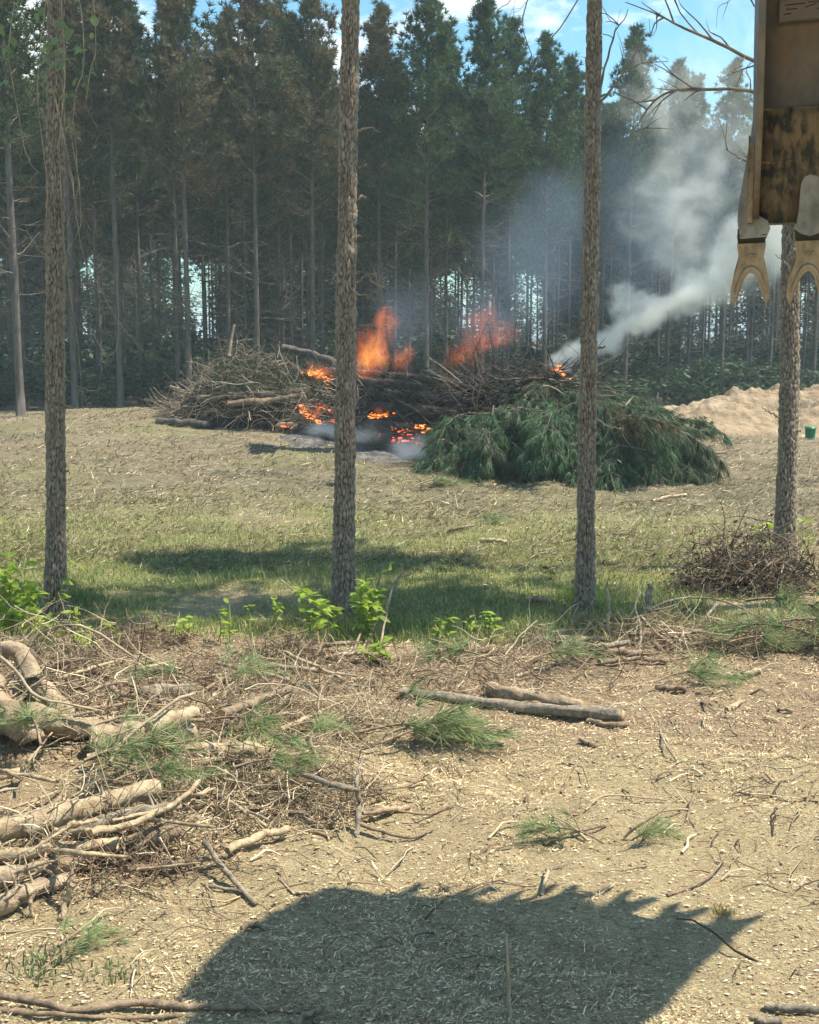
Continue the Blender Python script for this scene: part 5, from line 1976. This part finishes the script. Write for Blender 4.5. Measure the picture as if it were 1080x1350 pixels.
E = [
    ("glowing embers along the upper left of the black logs", [(405, 490), (420, 495), (436, 503)], 34, 2.6, 'fire', 1),
    ("curved streak of bright embers left of the second trunk", [(398, 535), (404, 545), (415, 554), (425, 557)], 34, 1.8, 'fire', 2),
    ("small ember spots above the curved streak", [(412, 532), (425, 537), (440, 545)], 16, 1.8, 'ember', 3),
    ("bright embers right beside the second trunk", [(486, 548), (498, 549), (512, 547)], 34, 2.0, 'fire', 4),
    ("embers to the right below the black stack", [(540, 566), (552, 562), (566, 568)], 30, 2.6, 'fire', 5),
    ("pinkish embers low over the ash", [(518, 578), (540, 582), (566, 588), (584, 582)], 40, 2.4, 'ember', 6),
    ("last ember spot by the green boughs", [(578, 584), (583, 578)], 10, 1.8, 'ember', 7),
    ("embers low beside the left of the second trunk", [(438, 552), (444, 562)], 12, 2.2, 'ember', 8),
    ("small fire glowing at the smoke's source on top", [(728, 492), (736, 488), (742, 495)], 22, 2.6, 'fire', 9),
    ("ember spots scattered along the black logs", [(500, 560), (530, 570), (550, 576)], 14, 3.5, 'ember', 10),
    ("dim embers at the front of the left ash", [(372, 562), (380, 564)], 7, 2, 'ember', 11),
]
for lab, pts, n, w, m, s in E:
    embers("embers", lab, pts, n, w, M[m], s)


# ------------------------------------------------------------------ volumes: flames, smoke, haze
def vol_mat(name, blobs, noise_scale, stretch, thr, dens, color=(1, 1, 1), emis=0.0, ecol=(1, .3, .05), aniso=.2, warp=.6, wscale=.5, detail=4, step=.3, absorb=None, smooth=.25, ecol2=None, power=1.0):
    """blobs: list of (cx,cy,cz, rx,ry,rz, weight[, angle about Y]) in world metres"""
    m = bpy.data.materials.new(name)
    m.use_nodes = True
    nt = m.node_tree
    nt.nodes.clear()
    out = N(nt, 'ShaderNodeOutputMaterial')
    geo = N(nt, 'ShaderNodeTexCoord')
    posn = geo.outputs['Object']
    wz = N(nt, 'ShaderNodeTexNoise', inp={'Scale': wscale, 'Detail': 4.0, 'Roughness': .6})
    L(nt, posn, wz.inputs['Vector'])
    sub = N(nt, 'ShaderNodeVectorMath', operation='SUBTRACT', inp={1: (.5, .5, .5)})
    L(nt, wz.outputs['Color'], sub.inputs[0])
    sc = N(nt, 'ShaderNodeVectorMath', operation='SCALE', inp={'Scale': warp * 2})
    L(nt, sub.outputs[0], sc.inputs[0])
    ad = N(nt, 'ShaderNodeVectorMath', operation='ADD')
    L(nt, posn, ad.inputs[0])
    L(nt, sc.outputs[0], ad.inputs[1])
    total = None
    for bl in blobs:
        cx, cy, cz, rx, ry, rz, w = bl[:7]
        ang = bl[7] if len(bl) > 7 else 0
        mpn = N(nt, 'ShaderNodeMapping', vector_type='TEXTURE', inp={'Location': (cx, cy, cz), 'Rotation': (0, ang, 0), 'Scale': (rx, ry, rz)})
        L(nt, ad.outputs[0], mpn.inputs[0])
        ln = N(nt, 'ShaderNodeVectorMath', operation='LENGTH')
        L(nt, mpn.outputs[0], ln.inputs[0])
        mr = N(nt, 'ShaderNodeMapRange', interpolation_type='SMOOTHSTEP', inp={'From Min': 1.0, 'From Max': .15, 'To Min': 0, 'To Max': w})
        L(nt, ln.outputs['Value'], mr.inputs['Value'])
        if total is None:
            total = mr.outputs[0]
        else:
            mx = N(nt, 'ShaderNodeMath', operation='MAXIMUM')
            L(nt, total, mx.inputs[0])
            L(nt, mr.outputs[0], mx.inputs[1])
            total = mx.outputs[0]
    mp2 = N(nt, 'ShaderNodeMapping', inp={'Scale': stretch})
    L(nt, ad.outputs[0], mp2.inputs[0])
    nz = N(nt, 'ShaderNodeTexNoise', inp={'Scale': noise_scale, 'Detail': float(detail), 'Roughness': .58})
    L(nt, mp2.outputs[0], nz.inputs['Vector'])
    # density = clamp((total + noise*amp - thr)/smooth) * total
    mm = N(nt, 'ShaderNodeMath', operation='MULTIPLY_ADD', inp={1: 1.6, 2: -.8 - thr})
    L(nt, nz.outputs[0], mm.inputs[0])
    a2 = N(nt, 'ShaderNodeMath', operation='ADD')
    L(nt, mm.outputs[0], a2.inputs[0])
    L(nt, total, a2.inputs[1])
    mr = N(nt, 'ShaderNodeMapRange', interpolation_type='SMOOTHSTEP', inp={'From Min': 0.0, 'From Max': smooth})
    L(nt, a2.outputs[0], mr.inputs['Value'])
    pw = N(nt, 'ShaderNodeMath', operation='POWER', inp={1: power})
    L(nt, total, pw.inputs[0])
    m1 = N(nt, 'ShaderNodeMath', operation='MULTIPLY')
    L(nt, mr.outputs[0], m1.inputs[0])
    L(nt, pw.outputs[0], m1.inputs[1])
    m2 = N(nt, 'ShaderNodeMath', operation='MULTIPLY', inp={1: dens})
    L(nt, m1.outputs[0], m2.inputs[0])
    pv = N(nt, 'ShaderNodeVolumePrincipled', inp={'Color': (*color, 1), 'Anisotropy': aniso})
    L(nt, m2.outputs[0], pv.inputs['Density'])
    if emis:
        em = N(nt, 'ShaderNodeMath', operation='MULTIPLY', inp={1: emis})
        L(nt, m1.outputs[0], em.inputs[0])
        L(nt, em.outputs[0], pv.inputs['Emission Strength'])
        if ecol2:
            mxr = N(nt, 'ShaderNodeMix', data_type='RGBA', inp={6: (*ecol, 1), 7: (*ecol2, 1)})
            mr5 = N(nt, 'ShaderNodeMapRange', inp={'From Min': .25, 'From Max': .95})
            L(nt, m1.outputs[0], mr5.inputs['Value'])
            L(nt, mr5.outputs[0], mxr.inputs[0])
            L(nt, mxr.outputs[2], pv.inputs['Emission Color'])
        else:
            pv.inputs['Emission Color'].default_value = (*ecol, 1)
    L(nt, pv.outputs[0], out.inputs['Volume'])
    m.cycles.volume_step_rate = step
    m.cycles.homogeneous_volume = False
    return m


def box_obj(name, lo, hi, m):
    lo, hi = np.array(lo, float), np.array(hi, float)
    V = np.array([[x, y, z] for x in (lo[0], hi[0]) for y in (lo[1], hi[1]) for z in (lo[2], hi[2])])
    Q = np.array([[0, 1, 3, 2], [4, 6, 7, 5], [0, 4, 5, 1], [2, 3, 7, 6], [0, 2, 6, 4], [1, 5, 7, 3]])
    return link(name, mesh_np(name, V, [Q], [m]))


def PB(px, py, Y, rxp, rzp, ry, w, ang=0):
    p = P(px, py, Y)
    return (p[0], p[1], p[2], rxp / FPX * Y, ry, rzp / FPX * Y, w, ang)


YS = 30.0
smoke_blobs = [
    PB(752, 486, YS, 44, 22, .6, 1.1, -.75),
    PB(782, 462, YS, 60, 30, .7, 1.2, -.7),
    PB(815, 436, YS, 76, 38, .9, 1.2, -.62),
    PB(855, 408, YS, 92, 46, 1.0, 1.2, -.55),
    PB(900, 380, YS, 108, 56, 1.2, 1.15, -.5),
    PB(950, 352, YS, 120, 68, 1.4, 1.1, -.5),
    PB(1020, 320, YS, 140, 90, 1.6, 1.05, -.5),
    PB(880, 325, YS, 110, 70, 1.5, .76, -.9),
    PB(900, 250, YS, 220, 160, 2.3, .62, -.9),
    PB(920, 130, YS, 250, 200, 2.4, .56),
    PB(1070, 200, YS, 210, 240, 2.5, .72),
    PB(985, 20, YS, 190, 120, 2.4, .5),
    PB(818, 398, YS, 34, 40, .7, .95),
]
sm = vol_mat('smoke_volume', smoke_blobs, 1.5, (1, 1, 1), .30, 1.9, (1.0, 1.0, .95), aniso=.0, warp=1.15, wscale=.62, detail=7, step=.16, smooth=.75, power=2.2)
lo, hi = P(700, 520, YS), P(1240, -140, YS)
so = box_obj("smoke", (lo[0], YS - 2.6, 1.2), (hi[0], YS + 2.6, 13.8), sm)
tag(so, "white smoke plume blowing up and right from the burn pile", "smoke", kind='stuff')

veil = [PB(880, 290, YS, 230, 260, 1.2, .75), PB(705, 345, YS, 130, 150, 1.1, .85), PB(650, 420, YS, 110, 80, 1.0, .8), PB(540, 410, YS, 100, 95, 1.0, .6), PB(745, 290, YS, 90, 120, 1.1, .7)]
vm = vol_mat('smoke_veil', veil, .6, (1.2, 1, .55), -.05, .20, (.55, .74, 1.0), aniso=.0, warp=.5, wscale=.5, detail=3, step=.4, smooth=.9)
lo, hi = P(435, 500, YS), P(1150, 20, YS)
so = box_obj("smoke_veil", (lo[0], YS - 1.2, 1.3), (hi[0], YS + 1.2, 11.0), vm)
tag(so, "thin bluish smoke veil hanging over the second flame", "smoke", kind='stuff')

YF = 28.6
fl1 = [PB(492, 468, YF, 50, 62, .6, 1.0, .1), PB(512, 428, YF, 34, 52, .5, .85, .3), PB(532, 475, YF, 36, 44, .5, .75)]
fm1 = vol_mat('flame_volume', fl1, 4.2, (1.9, 1.2, .42), .34, .12, (.5, .4, .35), emis=1.35, ecol=(1.0, .17, .03), ecol2=(1.0, .44, .08), warp=.5, wscale=1.3, detail=5, step=.12, smooth=1.0)
a, b = P(440, 515, YF), P(580, 370, YF)
o = box_obj("flame", (a[0], YF - .6, a[2]), (b[0], YF + .6, b[2]), fm1)
tag(o, "tall orange flame licking up just right of the second trunk", "flame", "open flames over the burn pile")
fl2 = [PB(642, 448, YF, 92, 50, .7, .8, -.2), PB(610, 468, YF, 50, 42, .6, .85, -.3), PB(640, 420, YF, 46, 46, .6, .8)]
fm2 = vol_mat('flame_volume_wide', fl2, 3.6, (1.7, 1.2, .5), .36, .12, (.5, .4, .35), emis=.75, ecol=(1.0, .17, .03), ecol2=(1.0, .26, .04), warp=.6, wscale=1.2, detail=5, step=.12, smooth=1.1)
a, b = P(581, 512, YF), P(745, 370, YF)
o = box_obj("flame", (a[0], YF - .7, a[2]), (b[0], YF + .7, b[2]), fm2)
tag(o, "wide fainter orange flame slanting right in front of the pines", "flame", "open flames over the burn pile")

fl3 = [PB(420, 490, YF, 30, 18, .4, .9, .3), PB(415, 545, YF - 1, 26, 14, .4, .7, .5), PB(500, 545, YF - 1.2, 26, 14, .4, .7)]
fm3 = vol_mat('flame_volume_low', fl3, 5.0, (1.5, 1.2, .6), .3, .1, (.5, .4, .35), emis=1.8, ecol=(1.0, .17, .03), ecol2=(1.0, .38, .06), warp=.35, wscale=1.5, detail=4, step=.15, smooth=.9)
a, b = P(380, 570, YF - 1), P(545, 465, YF)
o = box_obj("flame", (a[0], YF - 1.7, a[2]), (b[0], YF + .45, b[2]), fm3)
tag(o, "low small flames flickering among the black logs around the second trunk", "flame", "open flames over the burn pile")
HAZE = 0.0010
am = vol_mat('ash_smoke', [PB(430, 570, 28.0, 60, 22, .9, .9), PB(545, 590, 25.6, 62, 26, .9, .9), PB(480, 572, 27.0, 60, 24, .9, .6)], 1.6, (1, 1, 1), .1, .9, (.8, .88, 1.0), warp=.5, wscale=.9, detail=4, step=.3, smooth=.9)
lo, hi = P(360, 610, 27), P(625, 540, 27)
ao = box_obj('ground_smoke', (lo[0], 24.6, .02), (hi[0], 29.2, 1.5), am)
tag(ao, 'thin bluish smoke creeping over the ash below the embers', 'smoke', kind='stuff')
hm = bpy.data.materials.new('haze_air')
hm.use_nodes = True
hm.node_tree.nodes.clear()
pv = N(hm.node_tree, 'ShaderNodeVolumePrincipled', inp={'Density': HAZE, 'Color': (.72, .90, 1.0, 1), 'Anisotropy': .0})
ho = N(hm.node_tree, 'ShaderNodeOutputMaterial')
L(hm.node_tree, pv.outputs[0], ho.inputs['Volume'])
hz = box_obj("haze", (-4100, -100, -1.5), (4100, 4100, 20.0), hm)
tag(hz, "thin smoky haze filling the air of the clearing", "haze", kind='stuff')


# ------------------------------------------------------------------ excavator bucket and arm
def build_excavator():
    B0 = P(992, 296, 6.25)     # left corner of the lip
    yaw = radians(-14.5)
    root = empty("excavator", B0)
    root.rotation_euler = (0, radians(-1.7), yaw)
    tag(root, "rusty steel excavator bucket on its arm, forked teeth pointing down at the upper right", "excavator")
    Wd = 1.72
    prof = np.array([(0, 0), (.03, .27), (.045, .53), (.035, .74), (-.03, .92), (-.14, 1.06), (-.22, 1.12), (-.42, 1.24), (-.7, 1.34), (-1.05, 1.36)])
    ps = spl([(a, b, 0) for a, b in prof], 44)[:, :2]
    th = .03

    def sheet(name, rows, x0, x1, m, thick=th):
        n = len(rows)
        rows = np.asarray(rows)
        t = np.gradient(rows, axis=0)
        t /= np.linalg.norm(t, axis=1)[:, None]
        nrm = np.stack([t[:, 1], -t[:, 0]], -1)  # outward (+y for rising profile)
        outer = rows + nrm * thick
        nx = 14
        xs = np.linspace(x0, x1, nx)
        V = []
        for layer in (rows, outer):
            for p in layer:
                for x in xs:
                    V.append([x, p[0], p[1]])
        V = np.array(V)
        V[:n * nx, 1] += .004 * fbm(V[:n * nx, 0] * 5, V[:n * nx, 2] * 5, seed=7, o=3)
        Q = []
        for L_ in (0, 1):
            b = L_ * n * nx
            for i in range(n - 1):
                for j in range(nx - 1):
                    Q.append([b + i * nx + j, b + i * nx + j + 1, b + (i + 1) * nx + j + 1, b + (i + 1) * nx + j])
        o_ = n * nx
        for i in range(n - 1):
            for j in (0, nx - 1):
                Q.append([i * nx + j, (i + 1) * nx + j, o_ + (i + 1) * nx + j, o_ + i * nx + j])
        for j in range(nx - 1):
            for i in (0, n - 1):
                Q.append([i * nx + j, i * nx + j + 1, o_ + i * nx + j + 1, o_ + i * nx + j])
        return link(name, mesh_np(name, V, [np.array(Q)], [m], smooth=False), root)

    i1 = int(np.argmin(np.abs(ps[:, 1] - .53)))
    i2 = int(np.argmin(np.abs(ps[:, 1] - .95)))
    sheet("bucket_floor", ps[i1 - 1:i2 + 1], .03, Wd - .03, M['steel_rust_up'])
    sheet("bucket_back", ps[i2:], .03, Wd - .03, M['steel_dark'])
    lip = ps[:i1 + 1].copy()
    lip[:, 0] -= .022
    sheet("lip_plate", lip, .03, Wd - .03, M['steel_rust'], .052)
    # weld beads
    for zz, xx in ((.555, .004), (.30, -.012)):
        tb = TB()
        xs = np.linspace(.03, Wd - .03, 40)
        yy = np.interp(zz, ps[:, 1], ps[:, 0]) - (.012 if zz > .5 else .022)
        tb.tube(np.stack([xs, yy + 0 * xs, zz + .003 * np.sin(xs * 40)], -1), .009, 6, jit=.15)
        link("weld_bead", tb.mesh("weld_bead", [M['steel_rust']]), root)
    # cross tube and top rib
    tb = TB()
    tb.tube(np.array([[.03, -.30, 1.13], [Wd - .03, -.30, 1.13]]), .055, 14)
    link("cross_tube", tb.mesh("cross_tube", [M['steel_rust']], smooth=True), root)

    def plate(name, poly, x, thick, m, parent=root, bevel=.006, plane='yz', off=0.0):
        """poly in 2D extruded along the third axis"""
        poly = np.asarray(poly, float)
        n = len(poly)
        V = []
        for s in (0, 1):
            for a, b in poly:
                V.append([x + s * thick, a, b] if plane == 'yz' else [a, x + s * thick, b])
        me = bpy.data.meshes.new(name)
        faces = [list(range(n)), list(range(2 * n - 1, n - 1, -1))] + [[i, (i + 1) % n, n + (i + 1) % n, n + i] for i in range(n)]
        me.from_pydata(V, [], faces)
        me.materials.append(m)
        me.update()
        o = link(name, me, parent)
        if bevel:
            bv = o.modifiers.new("bevel", 'BEVEL')
            bv.width = bevel
            bv.segments = 2
            bv.limit_method = 'ANGLE'
        return o

    out = [(a + .035, b) for a, b in ps[::3]]
    side = out + [(-1.05, 1.36), (-1.1, 1.1), (-.95, .75), (-.72, .46), (-.40, .22), (-.12, .03)]
    for x in (0, Wd - .03):
        plate("side_plate", side, x, .03, M['steel_dark'])
    # side cutters (thickened edge bars on the lower opening edge)
    cut = [(-.02, 0), (-.12, .0), (-.17, .06), (-.30, .20), (-.45, .33), (-.43, .37), (-.30, .26), (-.10, .14), (0, .12)]
    for x in (-.028, Wd):
        plate("side_cutter", cut, x, .026, M['steel_lip'])
    # corner blade visible at the left of the lip, as seen: long wedge running up the side
    u = 6.25 / FPX
    cx0 = 992
    corner = [((a - cx0) * u, (296 - b) * u) for a, b in [(994, 168), (999, 170), (998, 200), (994, 240), (991, 278), (996, 288), (1008, 295), (1011, 303), (1008, 311), (979, 312), (976, 290), (978, 268), (984, 232), (990, 196)]]
    plate("corner_blade", corner, -.075, .075, M['steel_lip'], plane='xz', bevel=.012)
    corner2 = [(Wd + .0 - a, b) for a, b in corner][::-1]
    plate("corner_blade", corner2, -.075, .075, M['steel_lip'], plane='xz', bevel=.012)

    # teeth
    ub = u
    toothpx = [(-16.5, 0), (16.5, 0), (15.5, -6), (13, -16), (14.5, -26), (16.5, -38), (17, -52), (16.3, -66), (15, -74), (12.5, -75), (10.5, -68), (7, -55), (4, -42), (0, -37.5), (-5, -40), (-9, -50), (-14, -62),
               (-20, -71), (-24.5, -75), (-28, -72), (-27, -60), (-24, -47), (-19, -34), (-15, -22), (-15.5, -10)]
    tooth = [(a * ub, b * ub) for a, b in toothpx]
    sym = [(-15.5, 0), (15.5, 0), (14.5, -8), (13, -18), (14.5, -28), (18.5, -42), (22, -60), (22.8, -72), (20.5, -77), (18.2, -72), (14.6, -58), (9.5, -43), (5, -37), (0, -35),
           (-5, -37), (-9.5, -43), (-14.6, -58), (-18.2, -72), (-20.5, -77), (-22.8, -72), (-22, -60), (-18.5, -42), (-14.5, -28), (-13, -18), (-14.5, -8)]
    symt = [(a * ub, b * ub) for a, b in sym]
    adp = [(-9, 44), (-6, 51), (0, 53), (6, 51), (9, 44), (11, 10), (14, -4), (16, -8), (10, -13), (0, -16), (-10, -13), (-16, -8), (-14, -4), (-11, 10)]
    adpt = [(a * ub, b * ub) for a, b in adp]
    band = [(-15.5, 0), (15.5, 0), (15, -10), (-15, -10)]
    bandp = [(a * ub, (b) * ub) for a, b in [(-16.5, 1), (-8, -1), (0, -3), (8, -1), (16.5, 1), (16, -9), (8, -10.5), (-8, -10.5), (-16, -9)]][::-1]
    proto = None
    nT = 7
    pitch = 71 * ub
    for i in range(nT):
        xc = (-1.0 * ub) + i * pitch + (.0 if i else .0)
        base = empty("tooth", (xc, -.02, -.075))
        base.parent = root
        base.rotation_euler = (radians(36), 0, 0)
        base.scale = (1, 1, 1.2)
        if proto is None:
            t = plate("tooth_point", symt, -.04, .062, M['tooth'], base, .012, 'xz')
            for v in t.data.vertices:   # taper to thin tips, flare back at the socket
                k_ = min(1, max(0, -v.co.z / (74 * ub)))
                mid = -.009
                v.co.y = mid + (v.co.y - mid) * (1.35 - .95 * k_)
            bnd = plate("retainer_band", bandp, -.036, .054, M['rubber'], base, .004, 'xz')
            bnd.location.z = 9 * ub
            # raised rib following the fork and cast mark
            rb_ = TB()
            arch = spl([np.array([a * ub, -.052 + .018 * min(1, -b / 74), b * ub]) for a, b in [(-19.5, -66), (-16.5, -54), (-10, -37), (0, -29), (10, -37), (16.5, -54), (19.5, -66)]], 20)
            rb_.tube(arch, np.linspace(.007, .007, 20), 6)
            rib = link("fork_rib", rb_.mesh("fork_rib", [M['tooth']], smooth=True), base)
            cu = bpy.data.curves.new("cast_mark", 'FONT')
            cu.body = "V50"
            cu.size = .036
            cu.extrude = .0015
            cu.align_x = 'CENTER'
            mk0 = bpy.data.objects.new("tmp", cu)
            S.collection.objects.link(mk0)
            bpy.context.view_layer.update()
            mkm = bpy.data.meshes.new_from_object(mk0.evaluated_get(bpy.context.evaluated_depsgraph_get()))
            bpy.data.objects.remove(mk0)
            mkm.materials.clear()
            mkm.materials.append(M['tooth'])
            mk = link("cast_mark", mkm, base)
            mk.rotation_euler = (pi / 2, 0, 0)
            mk.location = (0, -.0535, -18 * ub)
            proto = (t, bnd, rib, mk)
        else:
            for c in proto:
                o = c.copy()
                S.collection.objects.link(o)
                o.parent = base
    ad0 = None
    for i in range(1, nT - 1):
        xc = (-1.0 * ub) + i * pitch
        if ad0 is None:
            ad0 = plate("tooth_adapter", adpt, -.055, .085, M['steel_lip'], root, .016, 'xz')
            o = ad0
        else:
            o = ad0.copy()
            S.collection.objects.link(o)
            o.parent = root
        o.location = (xc, -.02, 0)

    # data plate on the upper back sheet
    zl, zh = [3 + (440 - v) * 6.1 / FPX - B0[2] for v in (49, 26)]
    lb = empty("data_plate", (0, 0, 0))
    lb.parent = root
    xa, xb = (1021 - cx0) * u, (1076 - cx0) * u
    yl = [float(np.interp(z, ps[:20 + 10, 1], ps[:20 + 10, 0])) for z in (zl, zh)]
    yl = [float(np.interp(z, ps[:, 1], ps[:, 0])) for z in (zl, zh)]
    slope = math.atan2(yl[1] - yl[0], zh - zl)
    lb.location = ((xa + xb) / 2, (yl[0] + yl[1]) / 2 - .022, (zl + zh) / 2)
    lb.rotation_euler = (-slope, 0, 0)
    hw, hh = (xb - xa) / 2, (zh - zl) / 2 / cos(slope)
    plate("plate_face", [(-hw, -hh), (hw, -hh), (hw, hh), (-hw, hh)], -.004, .008, M['steel_plate'], lb, .002, 'xz')
    for (a, b, c, d) in [(-hw, -hh, hw, -hh), (-hw, hh, hw, hh), (-hw, -hh, -hw, hh), (hw, -hh, hw, hh)]:
        tb = TB()
        tb.tube(np.array([[a, -.006, b], [c, -.006, d]]), .0035, 5)
        link("plate_edge", tb.mesh("plate_edge", [M['steel_dark']]), lb)
    # worn illegible lines
    tb = TB()
    for (a, b, c, d) in [(-.75, .5, .1, .52), (-.7, .1, -.25, .12), (.1, .15, .55, .4), (.2, .6, .7, .55), (-.8, -.3, -.5, -.28), (.6, -.1, .8, .1)]:
        tb.tube(np.array([[a * hw, -.0055, b * hh], [c * hw, -.0055, d * hh]]), .002, 4)
    link("worn_lines", tb.mesh("worn_lines", [M['rubber']]), lb)
    tb = TB()
    tb.tube(np.array([[-hw * .8, -.002, hh * 1.35], [-hw * .8, -.018, hh * 1.35]]), [.012, .012], 8)
    link("bolt", tb.mesh("bolt", [M['rubber']]), lb)

    # hinge ears, stick and boom above the frame
    ear = [(-1.0, 1.36), (-.55, 1.36), (-.45, 1.62), (-.62, 1.75), (-.95, 1.7)]
    for x in (Wd / 2 - .3, Wd / 2 + .26):
        plate("hinge_ear", ear, x, .04, M['steel_dark'])
    stickp = [(-.85, 1.50), (-.50, 1.66), (-.95, 2.3), (-2.9, 4.1), (-3.2, 3.8), (-1.45, 2.0)]
    plate("stick_arm", stickp, Wd / 2 - .2, .4, M['yellow'], bevel=.02)
    boomp = [(-2.7, 3.9), (-2.7, 4.3), (-3.6, 4.5), (-4.8, 3.9), (-6.4, 1.4), (-6.9, -1.4), (-6.3, -1.4), (-5.9, 1.0), (-4.5, 3.4), (-3.6, 4.0)]
    plate("boom", boomp, Wd / 2 - .25, .5, M['yellow'], bevel=.02)
    tb = TB()
    tb.tube(np.array([[Wd / 2, -2.9, 3.3], [Wd / 2, -1.5, 1.85]]), [.09, .06], 12)
    link("bucket_cylinder", tb.mesh("bucket_cylinder", [M['steel_dark']]), root)
    link_p = [(-1.02, 1.5), (-.88, 1.5), (-1.4, 1.95), (-1.55, 1.9)]
    plate("linkage", link_p, Wd / 2 - .12, .24, M['steel_dark'])
    return root


M['steel_rust_up'] = mat('brown_steel', (.235, .19, .145), .6, (.14, .118, .095), 7, (1, 1, .6), bump=.3, bscale=30, metal=.2, col3=(.23, .15, .085))
M['steel_plate'] = mat('plate_steel', (.20, .18, .165), .5, (.18, .165, .15), 20, metal=.3)
build_excavator()
print("objects", len(bpy.data.objects))
